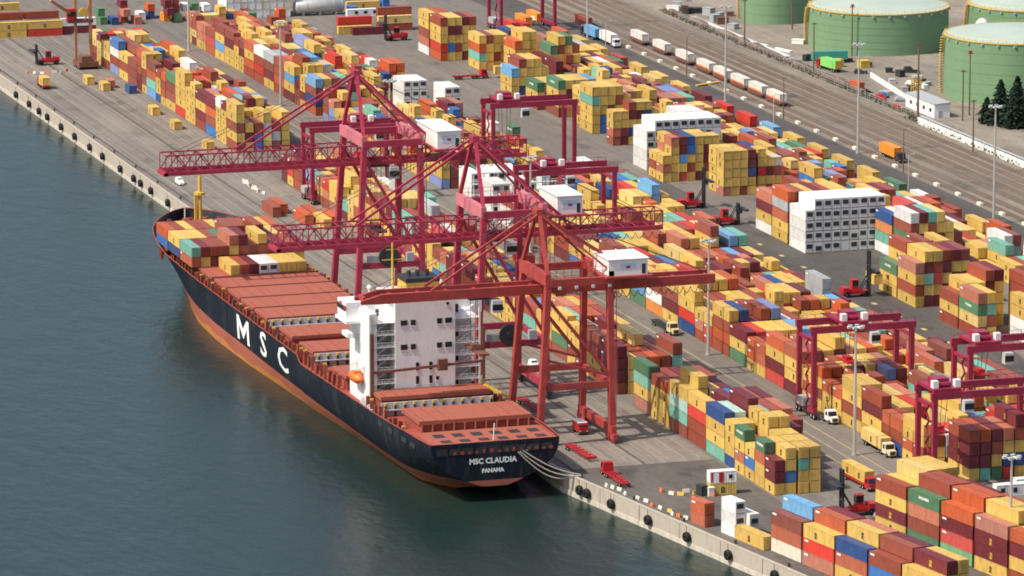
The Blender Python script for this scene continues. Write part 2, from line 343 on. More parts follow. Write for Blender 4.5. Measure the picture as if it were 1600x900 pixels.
# block B along the inner road
B1 = [(2,'RRYY'),(2,'YOYY'),(4,'BRO'),(4,'YYMR'),(4,'YRYY'),(2,'YYO'),(2,'YYO'),(2,'YRYO'),(2,'YRY'),(4,'MYYO'),(4,'PMYO'),(2,'YOO'),(2,'YOO'),(4,'GYM'),(4,'RORY'),(2,'ROY'),(2,'RSY'),(4,'BPYY'),(4,'YMRY'),(4,'HWR'),(4,'GLY')]
block('near inner yard block', -23, 296, 76.6, 7, 2.75, lambda u: 3.6 if u < 60 else (3.2 if u < 180 else 2.6), .6, .65, front=B1)
block('inner block past the rack', 346, 470, 76.6, 7, 2.75, 2.6, .9)
for j, c in enumerate(('YMMR','TMMO','GYRM','PBYS','YBYRM','YYR')): stack(0, -36, 82.2+j*2.75, 12.19, c, 'nearest inner block end', j+2)
block('far inner yard block', 481, 640, 76.6, 8, 2.7, 3.4, .65, .6, front=[(4,'OBRL'),(2,'YMYY'),(2,'RRM'),(4,'MYLY'),(4,'RORR'),(4,'YMRK'),(4,'RPRW'),(4,'ROYO'),(2,'YYMR'),(2,'YYYR'),(4,'YYMR')])
block('low middle yard block', -30, 330, 101.8, 7, 2.75, lambda u: 2.7 if u < 30 else 2.1, .65, .65)
block('far middle yard block', 352, 640, 101.8, 4, 2.75, 2.3, .9)
# block D: piles between the second road and the railway
DN = 'rear stacking area'
def pile(u0, v0, cols, L=12.19, nm=DN, H=None, pitch=2.5):
    for j, c in enumerate(cols): stack(0, u0, v0+j*pitch, L, c, nm, j, H=H)
pile(146, 143, ['YRYS','MYTMY','MYPRY','YMYMR','YYMYM','RYRYR','YYYR','YYM'], nm='tall mixed pile by lifter')
pile(159, 143, ['YYG','YYYYR','YYRY','RYYYR','YYMY','YYYRY'], nm='pile behind tall mixed pile')
pile(105, 143.2, ['RyGS','YRTY'], nm='cream-banded pile by right gantry')
pile(118, 143.2, ['RYR','PRYY','YRYY','YYRMR','YYYYM'], nm='pile right of lifter pile')
pile(93, 152, ['WWYY','WRYR','YYYYR','RYYYY','YYYYL','YYRY','YYYY'], nm='right-edge pile with white boxes')
pile(107, 157.5, ['YYYRR','YRYYM','YMYY','YRYY','YYYYY'], nm='second right-edge pile')
pile(197, 162.2, ['YYGRW','YYMYM','YYRRT','YYMYy','YYYY','YRM'], nm='pile right of white wall')
pile(210.5, 162.2, ['WTHB','YRYW','RYYMP','RYYY','YTYT','YRT'], nm='pile touching the white wall')
pile(237, 142.2, ['YYOKO','RYRYR','YYRYY','YYRYM','YRYYR','YYYMY','YYYRY'], nm='first pile behind white wall')
pile(249.6, 142.2, ['WYMS','RYYR','YYYM','RYYYR','YYMY','YYMM'], nm='second pile behind white wall')
pile(310.8, 150.4, ['SYYYY','YYYYY','RYYYY','YYBMM'], 6.06, nm='mid-yard tall yellow pile')
pile(317.2, 150.4, ['YYYYY','YYYYY','RYYYY','YYYMM'], 6.06, nm='back of mid-yard yellow pile')
pile(311.5, 161.2, ['YYPYY','RYMY','YYRC'], 6.06, nm='pile beside mid-yard yellow pile')
pile(337.5, 141.4, ['YSY','YYYYS','PYLMM','YRYbB','MYYYY','YRMMY','YYYRY'], 6.06, nm='mixed pile before far wall')
pile(343.9, 141.4, ['YRY','YYYSY','PYYMM','YRYYB','MYYYY','YRYMY'], 6.06, nm='back of far mixed pile')
pile(400.8, 147.6, ['ROYY','MMYY','YBYMR','YYYMY','YYYBY','YRYY'], 6.06, nm='pile left of far wall')
pile(422.4, 148.2, ['YYYTY','bbYYY','YYRYY','YYYRY','YYRY'], nm='yellow pile with teal box')
pile(435, 150, ['YRYY','RYYY','YGYR','YYYY','RYYR'], nm='pile behind teal-box pile')
pile(574.8, 146, ['OPYYR','YbYMY','YRYMY','RYYYM','YYYYR'], nm='pile ending the far road')
pile(587.3, 145.6, ['WSRYY','YYRYO','YYYYR','RYYY'], nm='farthest pile by second road')
pile(552, 152.4, ['YTOY','YYYR','YRYY','YYYY'], nm='pile right of far road')
pile(537, 160, ['PYYO','YRYYY','YYYYY'], nm='far yellow and orange pile')
pile(524, 168, ['GYYG','YYYRY','YRYYG','YYYR'], nm='far pile with green boxes')
block('far rear stacking area', 446, 575, 165, 11, 2.5, 2.3, 1.0, p40=.6, skip=.12, cap=lambda c: 4 if c < 3 else (3 if c < 6 else 2))
block('middle rear stacking area', 262, 440, 169, 9, 2.5, 2.2, .9, p40=.6, skip=.1, cap=lambda c: 4 if c < 3 else (3 if c < 6 else 2))
block('near strip before railway', 62, 262, 178, 6, 2.5, lambda u: 1.7, .8, p40=.75, skip=.1, wts=RND+'TTTDDWR', cap=lambda c: 4 if c < 3 else (3 if c < 6 else 2))
block('right-edge rear stacking area', 62, 92, 160, 7, 2.5, 3.0, .8, p40=.6)
pile(455, 148, ['RYYG','YYMY','YYTY','YRYY','YYYL'], nm='pile before far gantry')
pile(470, 146, ['RYG','YMY','YYY','RYY'], nm='low pile before far gantry')
pile(500, 147, ['YYL','BYYR','YYYY','RYYY','YYY'], nm='pile beyond far gantry')
# line of boxes beside the railway road
kk = 'OYYRYYYMPPLYYYYGWRYDYRYMP'
for i in range(25):
    uu = 100+i*20.4
    stack(0, uu, 193.6, 12.19, rg.choice('YRMYO')+kk[24-i], 'line beside railway road', 0)
# near zone (turned with the near quay)
N1 = [['COR','YRRL'],['SPY','YRYO'],['YOB','RYYY'],['RbR','YPMR'],['YMY','OYYM']]
q = 82.5
for i, (a, c) in enumerate(N1):
    stack(0, -(q+12.19), 4.6, 12.19, a, 'bottom quay-edge block', 0, frame=1)
    stack(0, -(q+12.19), 7.3, 12.19, c, 'bottom quay-edge block', 1, frame=1)
    stack(0, -(q+12.19), 10.0, 12.19, ['','YRRM','YYRS','YMRM','RRYY'][i], 'bottom quay-edge block', 2, frame=1)
    q += 12.95
q = 76.2
N2 = [['YMYR','RRYY','YRMYy','YYYYY','YRYRY','RMYY'],['GRSG','YRYRR','YMMRR','RYYO','YYRM','RYYM'],['ZPMO','YYRYO','RMYRO','RYRM','YRYR','YMRR'],['YMMS','YRYYY','YMYYY','YRMO','RRYO','YYM'],['RYMO','YMYY','YYMY','YMRY','YRYR','YMY']]
for cols in N2:
    for j, c in enumerate(cols): stack(0, -(q+12.19), 34+j*2.65, 12.19, c, 'lower right block', j, frame=1)
    q += 13.05
stack(0, -58.9, 2.0, 6.06, 'OO', 'near quay edge', 0, frame=1)
stack(0, -82.0, 3.0, 12.19, 'Y', 'low on near quay edge', 0, frame=1)
# apron boxes
for i, (u_, v_, k, L) in enumerate(((430,28.2,'Y',6.06),(468.7,27.9,'Y',6.06),(497,28,'Y',6.06),(548,24.2,'Y',6.06),(553,27,'S',6.06),(562,22.2,'Y',6.06),(540,31,'B',6.06),
     (318,18.6,'R',12.19),(322,21.6,'O',12.19),(304,24.0,'O',12.19),(308,27.2,'O',12.19),(296,27.2,'Y',12.19),(299,30.4,'O',12.19))):
    stack(0, u_, v_, L, k, 'open apron', i)
stack(0, 84, 112.5, 6.06, 'Y', 'yard road edge', 0); stack(0, 62, 127.5, 6.06, 'Y', 'road by right gantry', 0)
stack(0, 58, 88, 6.06, 'Y', 'inner block spare slot', 9) if 0 else None
# refrigerated boxes (white, machinery on the near end)
def reefer(u0, v0, cols, nm, H=2.97):
    for j, n in enumerate(cols):
        z = .02
        for i in range(n):
            CONT.append(dict(p=Vector((v0+j*2.6+1.22, u0+6.1, 0)), z=z, L=12.19, H=2.9, k='W', rz=0, blk=nm, row=j, tier=i+1, u0=u0, n=n, reef=True)); z += H
reefer(223.2, 142.2, [4]+[5]*8, 'right refrigerated wall')
reefer(357.2, 143.2, [4]+[5]*8, 'far refrigerated wall')
reefer(370, 158, [5,5,5], 'behind far refrigerated wall')
reefer(452, 110, [4,4], 'distant white pile')
reefer(468, 101.5, [4,4,4], 'distant white pile left')
reefer(302, 78.2, [3,3,2,3,3,2], 'white rack front')
reefer(322, 78.2, [3,2,3,3,3,3], 'white rack rear')
for j, n in enumerate((3, 2)):
    for i in range(n):
        CONT.append(dict(p=NZ(3.2+j*2.55+1.22, 67+j*1.5), z=.02+i*2.62, L=6.06, H=2.6, k='W', rz=NA, blk='small white stack on near quay', row=j, tier=i+1, u0=-73, n=n, reef=True))
# boxes on the ship's foredeck
SZ = 9.72
def deckrow(u0, v0, cols, nm):
    for j, c in enumerate(cols):
        z = SZ
        for i, k in enumerate(c):
            H = 2.6
            CONT.append(dict(p=Vector((v0+j*2.52+1.22, u0+6.1, 0)), z=z, L=12.19, H=H, k='W' if k == 'X' else k, rz=0, blk=nm, row=j, tier=i+1, u0=u0, n=len(c), reef=(k == 'X'))); z += H+.012
deckrow(193.5, -26.2, ['Y','R','M','X','X','Y','Y','Y'], 'nearest foredeck bay')
deckrow(206.5, -33.2, ['OT','YM','MR','RR','MYS','RRM','YR','YRY','RR','MM','YR','YM'], 'second foredeck bay')
deckrow(219.3, -33.2, ['BY','YY','RY','YR','RG','YRR','MMR','RR','YYR','RM','RY','RR'], 'third foredeck bay')
deckrow(232.1, -33.2, ['bO','RR','MY','YR','RR','YY','YM','RY','YR','RM','YY','RO'], 'foremost deck bay')
# ---- meshes
def cont_mesh(name, L, H, per, m):
    W = 2.44; b = MB(); x = W/2; y = L/2
    n = int((L-.3)/per)*2
    for s in (-1, 1):
        pr = []
        for i in range(n+1):
            yy = -y+.15+(L-.3)*i/n; d = .015 if (i//1) % 2 == 0 else .055
            pr.append((s*(x-d), yy))
        vs = [(px,py,.14) for px,py in pr]+[(px,py,H-.1) for px,py in pr]; k = len(pr)
        b.add(vs, [(i,i+1,k+i+1,k+i) for i in range(k-1)])
        for e in (-1, 1): b.box(s*x-(.16 if s > 0 else 0), s*x+(0 if s > 0 else .16), e*y-(.16 if e > 0 else 0), e*y+(0 if e > 0 else .16), 0, H)   # posts with castings
        b.box(min(s*x, s*(x-.08)), max(s*x, s*(x-.08)), -y+.16, y-.16, H-.12, H-.01)
        b.box(min(s*x, s*(x-.08)), max(s*x, s*(x-.08)), -y+.16, y-.16, .02, .16)
    b.box(-x+.08, x-.08, -y+.05, y-.05, H-.08, H-.035)
    b.box(-x+.1, x-.1, -y+.1, y-.1, .1, .16)
    b.box(-x+.16, x-.16, -y+.06, -y+.1, .1, H-.08); b.box(-x+.16, x-.16, y-.1, y-.06, .1, H-.08)
    for e in (-1, 1): b.box(-x+.16, x-.16, e*y-(.1 if e > 0 else 0), e*y+(0 if e > 0 else .1), H-.14, H-.01)
    return b.mesh(name, m)
MC = {}
for L in (6.06, 12.19):
    for H in (2.6, 2.9): MC[(L,H)] = cont_mesh('twenty_foot_container' if L < 7 else 'forty_foot_container', L, H, .55, m_cont)
def door_mesh(H):
    b = MB(); b.box(-.52, .52, -.02, .03, .14, H-.18)
    for x in (-.28, .2): b.cyl((x,-.05,.12), (x,-.05,H-.16), .035, n=5)
    b.box(-.3,.3,-.05,-.02,1.1,1.16)
    return b.mesh('door', m_cont)
MD = {H: door_mesh(H) for H in (2.6, 2.9)}
m_unit = mat('refrigeration_panel', (.60,.61,.61), .5, var=.12)
def unit_mesh(H):
    b = MB(); b.box(-1.02, 1.02, -.03, .05, .2, H-.25); return b.mesh('cooling_unit', m_unit)
def fan_mesh(H):
    b = MB(); b.box(-.88,.8,-.08,.0,H*.40,H*.82); b.lathe([(0,-.09),(.3,-.08),(.34,-.02)], (.2,0,H*.67), 10, 'y'); return b.mesh('condenser_fan', m_dark)
MU = unit_mesh(2.9); MF = fan_mesh(2.9); MU2 = unit_mesh(2.6); MF2 = fan_mesh(2.6)
# printed carrier mark: a small m over sc, standing on the long side
lg = MB()
def flat_text(name, rows, m, size, gap, sx=1.0, bold=.03):
    me0 = [smesh(name, r, m, size, sx, bold) for r in rows]
    b = MB()
    for i, me in enumerate(me0):
        b.add([(0, -v.co.x, -i*gap+v.co.y) for v in me.vertices], [tuple(p.vertices) for p in me.polygons])
    return b.mesh(name, m)
ML = flat_text('carrier_mark', ['m','sc'], m_print, 1.15, .72, 1.0, .05)
MLY = flat_text('carrier_mark', ['m','sc'], m_yel, 1.15, .72, 1.0, .05)
MLW = flat_text('carrier_mark', ['EVERGREEN'], m_wprint, .75, .6, 1.0, .03)
MLH = flat_text('carrier_mark', ['Hapag-Lloyd'], m_bprint, 1.1, .8, 1.25, .03)
MLI = MB().add([(0,-.75,-.2),(0,.75,-.2),(0,.75,.2),(0,-.75,.2)], [(0,1,2,3)]).mesh('identity_mark', m_wprint)
# ---- who is exposed, who is seen
cell = {}
for i, c in enumerate(CONT):
    for a in range(int((c['p'].x-8)//4), int((c['p'].x+8)//4)+1):
        for bq in range(int((c['p'].y-8)//4), int((c['p'].y+8)//4)+1): cell.setdefault((a,bq), []).append(i)
CA, SA = math.cos(NA), math.sin(NA)
def inside(p, skip):
    for j in cell.get((int(p.x//4), int(p.y//4)), ()):
        if j == skip: continue
        c = CONT[j]
        if not (c['z'] <= p.z <= c['z']+c['H']): continue
        d = p-c['p']; dx, dy = d.x, d.y
        if c['rz']: dx, dy = dx*CA+dy*SA, -dx*SA+dy*CA
        if abs(dx) < 1.22 and abs(dy) < c['L']/2: return True
    return False
def wp(c, x, y, z):
    if c['rz']: x, y = x*CA-y*SA, x*SA+y*CA
    return Vector((c['p'].x+x, c['p'].y+y, c['z']+z))
keep = []
for i, c in enumerate(CONT):
    L, H = c['L'], c['H']
    left = not inside(wp(c,-1.6,-L*.3,H/2), i) or not inside(wp(c,-1.6,L*.3,H/2), i); top = not inside(wp(c,0,-L*.25,H+.4), i) or not inside(wp(c,0,L*.25,H+.4), i); near = not inside(wp(c,0,-L/2-.7,H/2), i)
    right = not inside(wp(c,1.6,-L*.3,H/2), i); far = not inside(wp(c,0,L/2+.7,H/2), i)
    c['near'] = near; c['left'] = left; c['top'] = top
    if not (left or top or near or right or far): continue
    pts = ([wp(c,-1.25,y*L,H*f) for y in (-.35,0,.35) for f in (.3,.8)] if left else []) + ([wp(c,x,y*L,H+.05) for x in (-.7,.7) for y in (-.35,0,.35)] if top else []) + ([wp(c,x,-L/2-.05,H*f) for x in (-.7,.7) for f in (.3,.8)] if near else [])
    n = 0
    for p in pts:
        sx, sy, s = project(p)
        if not (0 < sx < 1600 and 0 < sy < 900): continue
        d = (CAM-p).normalized(); q = p+d*.4; st = .9/math.hypot(d.x,d.y); ok = True
        while q.z < 15.5:
            if inside(q, i): ok = False; break
            q = q+d*st
        n += ok
    c['vis'] = n*project(c['p'])[2]**2*(1 if L > 7 else .5); c['i'] = i; keep.append(c)
# ---- pick individuals
def order(lst): return sorted([c for c in lst if c['vis'] > 0], key=lambda c: -c['vis'])
k40 = order([c for c in keep if c['L'] > 7 and not c['reef']])[:300]
k20 = order([c for c in keep if c['L'] < 7 and not c['reef']])[:300]
kre = order([c for c in keep if c['reef']])
chosen = set(c['i'] for c in k40+k20+kre)
idx = {}
for c in CONT: idx.setdefault((c['blk'], c['row']), set()).add(round(c['u0'],1))
idx = {k: sorted(v) for k, v in idx.items()}
nrow = {}
for b_, r_ in idx: nrow.setdefault(b_, set()).add(r_)
used = {}
TIER = ['bottom','second','third','fourth','fifth','sixth']
def lin(k): 
    j = rg.uniform(.8,1.06); c = PAL[k]; g = sum(c)/3; f = rg.choice((0,0,0,.05,.1,.2))*(k not in 'Yy')
    return tuple(min(.85, (a*(1-f)+g*f)*j) for a in c)
def jk(k, x, a): return x
for c in CONT:
    if c['i'] not in chosen if 'i' in c else True: continue
    L, H = c['L'], c['H']; k = c['k']
    nm = 'refrigerated_container' if c['reef'] else ('twenty_foot_container' if L < 7 else 'forty_foot_container')
    me = MC[(L, 2.6 if H < 2.75 else 2.9)]
    o = put(nm, me, None, (c['p'].x, c['p'].y, c['z']), c['rz']); o.color = (*lin(k), 1)
    ix = idx[(c['blk'], c['row'])]; si = ix.index(round(c['u0'],1))
    t = '' if c['n'] == 1 else (' top of pile,' if c['tier'] == c['n'] else ' %s tier,' % TIER[c['tier']-1])
    st = '' if len(ix) == 1 else ' %s from front,' % ORD[si]
    rw = '' if len(nrow[c['blk']]) == 1 else ' %s row,' % ORD[c['row']]
    lab = '%s %s container,%s%s%s %s' % (CN[k], 'refrigerated' if c['reef'] else ('short' if L < 7 else 'long'), t, st, rw, c['blk'])
    if len(lab.replace('-',' ').split()) > 16: lab = lab.replace(' from front,', ' along,')
    if len(lab.replace('-',' ').split()) > 16: lab = lab.replace('pale yellow','yellow').replace('light blue','blue').replace('dusty blue','blue')
    tag(o, lab, 'container', 'white refrigerated containers' if c['reef'] else ('twenty-foot containers' if L < 7 else 'forty-foot containers'))
    big = project(c['p'])[2] > 5.6
    if c['reef']:
        a_ = put('cooling_unit', MU if H > 2.75 else MU2, o, (0,-L/2,0)); put('condenser_fan', MF if H > 2.75 else MF2, a_, (rg.uniform(-.12,.12), 0, rg.choice((0,0,-.06,.08,-.55) if c['tier'] < 3 else (0,.04,-.08)))) if rg.random() > .04 else None
    elif c['near'] and big:
        for s in (-.53, .53):
            d = put('door', MD[2.6 if H < 2.75 else 2.9], o, (s,-L/2,0)); d.color = tuple(a*.93 for a in o.color[:3])+(1,)
    if c['left'] and not c['reef']:
        r = rg.random()
        if k in 'Yy' and r < .8: put('carrier_mark', ML, o, (-1.235, rg.choice((0,0,0,L*.1)), H*.56))
        elif k == 'M' and r < .3: put('carrier_mark', MLY, o, (-1.235, 0, H*.56))
        elif k in 'GZ' and r < .8: put('carrier_mark', MLW, o, (-1.235, 0, H*.6))
        elif k in 'ROSMBbLTPK' and r > .3: put('identity_mark', MLI, o, (-1.235, L/2-1.3, H-.55))
        elif k == 'H': put('carrier_mark', MLH, o, (-1.235, 0, H*.55))
# ---- the rest, too many to pick apart: one mesh
vs = []; fs = []; cl = []
def sbox(c, x0, x1, y0, y1, z0, z1, col):
    n = len(vs)
    for (x,y,z) in ((x0,y0,z0),(x1,y0,z0),(x1,y1,z0),(x0,y1,z0),(x0,y0,z1),(x1,y0,z1),(x1,y1,z1),(x0,y1,z1)): vs.append(tuple(wp(c,x,y,z)))
    for f in ((4,5,6,7),(0,1,5,4),(1,2,6,5),(2,3,7,6),(3,0,4,7),(0,3,2,1)): fs.append(tuple(i+n for i in f)); cl.append(col)
ns = 0
for c in keep:
    if c['i'] in chosen: continue
    ns += 1; L, H = c['L'], c['H']; col = lin(c['k']); y = L/2
    sbox(c, -1.17, 1.17, -y+.06, y-.06, .12, H-.05, col)
    for sx in (-1, 1):
        for e in (-1, 1): sbox(c, min(sx*1.22, sx*1.06), max(sx*1.22, sx*1.06), min(e*y, e*(y-.16)), max(e*y, e*(y-.16)), 0, H, col)
        sbox(c, min(sx*1.22, sx*1.14), max(sx*1.22, sx*1.14), -y+.16, y-.16, H-.12, H-.01, col)
    if c['k'] in 'Yy' and c['left'] and not c['reef']: sbox(c, -1.2, -1.16, -.42, .42, H*.3, H*.72, (.05,.045,.03))
    if c['reef']: sbox(c, -.66, .66, -y-.02, -y+.08, H*.5, H*.82, (.03,.03,.035))
me = bpy.data.meshes.new('distant_containers'); me.from_pydata(vs, [], fs); me.update(); me.materials.append(m_cstuff)
at = me.attributes.new('paint', 'FLOAT_COLOR', 'FACE'); at.data.foreach_set('color', [x for c in cl for x in (*c, 1)])
o = put('distant_containers', me); tag(o, 'remaining mass of stacked yellow and red containers across the yard', 'containers', kind='stuff')
print('containers', len(CONT), 'kept', len(keep), 'single', len(chosen), 'stuff', ns, 'vis40', len(order([c for c in keep if c['L']>7])), 'vis20', len(order([c for c in keep if c['L']<7])))
# ================================================================== SHIP
CV = -17.6
def ip(x, pts):
    if x <= pts[0][0]: return pts[0][1]
    for (a, b), (c, d) in zip(pts, pts[1:]):
        if x <= c: t = (x-a)/(c-a); return b+(d-b)*t
    return pts[-1][1]
def sm(x, pts):   # smooth version
    return sum(ip(x+d, pts) for d in (-4,-2,0,2,4))/5
HB = [(-4,14.9),(4,15.6),(20,16.1),(240,16.1),(247,15.6),(254,14.2),(260,12.0),(265.5,9.2),(270.5,5.9),(273.6,3.0),(275.5,.15)]
HW = [(-4,2.5),(6,4),(20,6.2),(40,7.6),(60,8.6),(100,11.6),(130,13.4),(150,14.7),(180,15.4),(205,14.0),(222,11.4),(240,7.4),(252,3.6),(262,.12),(282,.1)]
HT = [(-4,9.3),(10,9.1),(40,7.9),(60,7.5),(96,6.5),(100,6.5),(103,8.1),(200,8.0),(232,8.6),(244,10.4),(254,11.6),(276,12.4)]
ZB = [(-4,-.9),(3,-2.4),(10,-4.2),(20,-7),(240,-7),(282,-7)]
def hw(u, z):
    zt = ip(u, HT); zb = ip(u, ZB); t = max(0, min(1, (z-zb)/(zt-zb)))
    wl = sm(u, HW) if u < 262 else .1; d = ip(u, HB)
    if u < 140: f = 1-(1-t)**2.6
    elif u > 215: f = t**1.35
    else:
        k = (u-140)/75; f = (1-(1-t)**2.6)*(1-k)+t**1.35*k
    return wl+(d-wl)*f
ship = thing('container_ship', 'long black-hulled container ship with red deck and white aft superstructure moored at quay', 'ship')
US = [-4+2*i for i in range(50)]+[97,99,101,103,105]+[108+4*i for i in range(33)]+[238+2*i for i in range(16)]+[269.5,271,272.3,273.4,274.4,275.1,275.5]
BZP = [(-4,.5),(8,-.5),(40,-1.3),(80,-1.0),(120,-.6),(150,-.1),(205,.1),(282,-.5)]
def BZ(u): return ip(u, BZP)
def skin(lo, hi, n):
    b = MB(); vs = []; k = n+1
    for s in (-1, 1):
        for u in US:
            a, c = lo(u), hi(u)
            for j in range(k):
                z = a+(c-a)*j/n; vs.append((CV+s*hw(u,z), u, z))
    N = len(US)
    fs = [(h*N*k+i*k+j, h*N*k+(i+1)*k+j, h*N*k+(i+1)*k+j+1, h*N*k+i*k+j+1) for h in (0,1) for i in range(N-1) for j in range(n)]
    fs += [(j, j+1, N*k+j+1, N*k+j) for j in range(n)]          # transom
    return b.add(vs, fs)
skin(lambda u: max(BZ(u), ip(u,ZB)), lambda u: ip(u,HT), 8).build('hull', m_hull, ship)
skin(lambda u: ip(u,ZB), lambda u: max(BZ(u), ip(u,ZB)+.02), 5).build('boot_topping', m_boot, ship)
sk = skin(lambda u: max(-5, ip(u,ZB)), lambda u: max(-3.1+.5*math.sin(u*.11)+.35*math.sin(u*.37), ip(u,ZB)+.03), 2)
sk.v = [(CV+(x-CV)*1.0015+(-.02 if x < CV else .02), y, z) for x,y,z in sk.v]; sk.build('waterline_band', m_scum, ship)
# deck
def dz(u): return ip(u, [(-4,8.9),(16,8.6),(20,6.2),(244,6.2),(247,9.0),(276,9.6)])
b = MB(); vs = []
for u in US:
    for s in (-1, 1): vs.append((CV+s*max(.02, hw(u,dz(u))-.12), u, dz(u)))
b.add(vs, [(2*i,2*i+1,2*i+3,2*i+2) for i in range(len(US)-1)]); b.build('deck', m_deck, ship)
b = MB()   # rubbing strip along the sheer
for s in (-1, 1):
    for a, c in zip(US, US[1:]): b.beam((CV+s*(hw(a,99)), a, ip(a,HT)), (CV+s*hw(c,99), c, ip(c,HT)), .22, .16)
b.build('bulwark_rail', m_deck, ship)
# hull lettering follows the plating
def hull_text(txt, u, z, size, sx):
    if txt == 'M':      # upright block letter with vertical legs
        h = size*.36; w_ = size*sx*.42; t_ = w_*.36
        me = MB().add([(-w_,-h,0),(-w_+t_,-h,0),(-w_+t_,h,0),(-w_,h,0),(w_-t_,-h,0),(w_,-h,0),(w_,h,0),(w_-t_,h,0),(-w_+t_,h,0),(-w_+t_,h*.25,0),(0,-h*.75,0),(0,h*.1,0),(w_-t_,h,0),(w_-t_,h*.25,0)],
                      [(0,1,2,3),(4,5,6,7),(8,9,10,11),(11,10,13,12)]).mesh('hull_letter', m_wprint)
    else: me = smesh('hull_letter', txt, m_wprint, size, sx, .14)
    bm = bmesh.new(); bm.from_mesh(me)
    bmesh.ops.triangulate(bm, faces=bm.faces); bmesh.ops.subdivide_edges(bm, edges=bm.edges, cuts=2)
    for v in bm.verts:
        uu = u - v.co.x; zz = z + v.co.y; v.co = (CV-hw(uu,zz)-.08, uu, zz)
    bm.to_mesh(me); bm.free(); put('hull_letter', me, ship)
for ch, u in (('M',153.5),('S',134.0),('C',116.0)): hull_text(ch, u, 3.9, 8.6, 1.62)
m_hlet = mat('white_stern_letters', (.86,.84,.78), .5, var=.04)
def stern_text(txt, z, size, v=CV, sx=1.0):
    me = smesh('stern_lettering', txt, m_hlet, size, sx, .07); b = MB()
    b.add([(v+p.co.x, -4.1-abs(0), z+p.co.y) for p in me.vertices], [tuple(p.vertices) for p in me.polygons]); b.build('stern_lettering', m_hlet, ship)
stern_text('MSC CLAUDIA', 4.9, 1.7, CV-.6); stern_text('PANAMA', 2.7, 1.25, CV-.6)
rm = random.Random(12)
for i in range(16): x_ = CV-13.2+i*1.72; MB().box(x_, x_+rm.uniform(.5,.9), -4.16, -3.7, 6.75, 6.75+rm.uniform(.4,.9)).build('mooring_gear', rm.choice([m_deck, m_rust, m_dark, m_deck]), ship)
# mooring-deck openings at the stern and along the quarter
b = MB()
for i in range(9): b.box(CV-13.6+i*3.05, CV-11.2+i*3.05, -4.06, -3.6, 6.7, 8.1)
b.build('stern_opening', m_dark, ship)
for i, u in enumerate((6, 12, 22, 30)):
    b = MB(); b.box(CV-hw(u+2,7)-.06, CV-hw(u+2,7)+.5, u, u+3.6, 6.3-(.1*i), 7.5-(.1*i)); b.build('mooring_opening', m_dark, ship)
# poop platform with its square openings
b = MB(); b.box(CV-14.2, CV+14.2, -3.6, 9.9, 8.7, 9.0); pp = b.build('poop_platform', m_hatch, ship)
for i in range(6):
    for j in range(2):
        b = MB(); x = CV-11.5+i*4.4; b.box(x, x+2.4, -1.6+j*5.2, .8+j*5.2+j*.8, 9.01, 9.06); b.build('platform_opening', m_dark, pp)
# hatches
def hatch(u0, u1, w, z0, z1, gap=True):
    c = MB(); c.box(CV-w+.5, CV+w-.5, u0+.5, u1-.5, 6.0, z0-.01); h = c.build('hatch_coaming', m_deck, ship)
    for j, (a, d) in enumerate(((-w, -w/3), (-w/3, w/3), (w/3, w))):
        b = MB(); b.box(CV+a+.05, CV+d-.05, u0, u1, z0, z1); o = b.build('hatch_cover', m_hatch, h)
        if j != 1:
            b = MB()
            for k in range(3): b.box(CV+a+1+k*3, CV+a+1.3+k*3, u0+.4, u1-.4, z1, z1+.05)
            b.build('cell_guide_strip', m_deck, o)
hs = []
hatch(10.6, 24.8, 13.2, 10.5, 11.4); hatch(41.0, 48.6, 13.2, 9.6, 10.5)
for u in (68.6, 97.5, 116.0, 139.2, 152.5, 165.8, 179.1, 193.2, 206.3, 219.1, 232.0): hatch(u, u+12.0, 13.7 if u < 215 else 13.2, 8.9, 9.7)
def hatch_side(u0, u1):
    # ribbed aft coaming face seen from the stern
    b = MB()
    for i in range(11): MB().box(CV-12.7+i*2.5, CV-12.4+i*2.5, u0-.3, u0+.45, 8.9, 10.5).build('coaming_rib', m_hatch, ship)
hatch_side(10.6, 24)
# pale cross-deck stanchion rows between hatches
def crossdeck(u0, u1):
    b = MB(); b.box(CV-13.4, CV+13.4, u1-.55, u1-.15, 6.2, 9.3); o = b.build('lashing_bridge', m_lgrey, ship)
    b = MB(); b.box(CV-13.4, CV+13.4, u1-1.6, u1-.6, 7.6, 7.8); b.build('walkway', m_grey, o)
    for i in range(12):
        x = CV-12.6+i*2.3
        MB().box(x, x+.45, u1-.95, u1-.5, 6.2, 8.7).build('stanchion', m_dark, o); MB().box(x-.05, x+.5, u1-1.0, u1-.5, 8.7, 9.3).build('stanchion_cap', m_yel, o)
for a_, c_ in ((26,40.6),(82,97.1),(129.2,138.8)): crossdeck(a_, c_)
# lashing posts along both sides
pms = [MB().box(-.35,.35,-.25,.25,0,h).box(-.5,.5,-.9,-.55,h*.5,h-.1).box(-.15,.9,-.1,.1,h-.6,h-.3).mesh('lashing_post', m_) for h, m_ in ((2.4,m_deck),(3.1,m_deck),(3.6,m_hatch),(2.8,m_rust),(3.3,m_deck))]
pm = pms[0]; capm = MB().box(-.4,.4,-.3,.3,0,.35).mesh('post_cap', m_yel); rp = random.Random(4)
for s in (-1, 1):
    for i in range(62):
        u = 18+i*3.55+rp.uniform(-.4,.4)
        if 47 < u < 68: continue
        k = rp.randrange(5); o = put('lashing_post', pms[k], ship, (CV+s*(min(16.1, hw(u,7))-1.1-rp.uniform(0,.25)), u, 6.2), (0 if s < 0 else math.pi)+rp.uniform(-.15,.15))
        if rp.random() < .3: put('post_cap', capm, o, (0, 0, (2.4,3.1,3.6,2.8,3.3)[k]))
for i in range(9):
    u = 240+i*3.2; w_ = hw(u, 10)-.9
    for s in (-1, 1): put('lashing_post', pm, ship, (CV+s*w_, u, dz(u)-.4), 0)
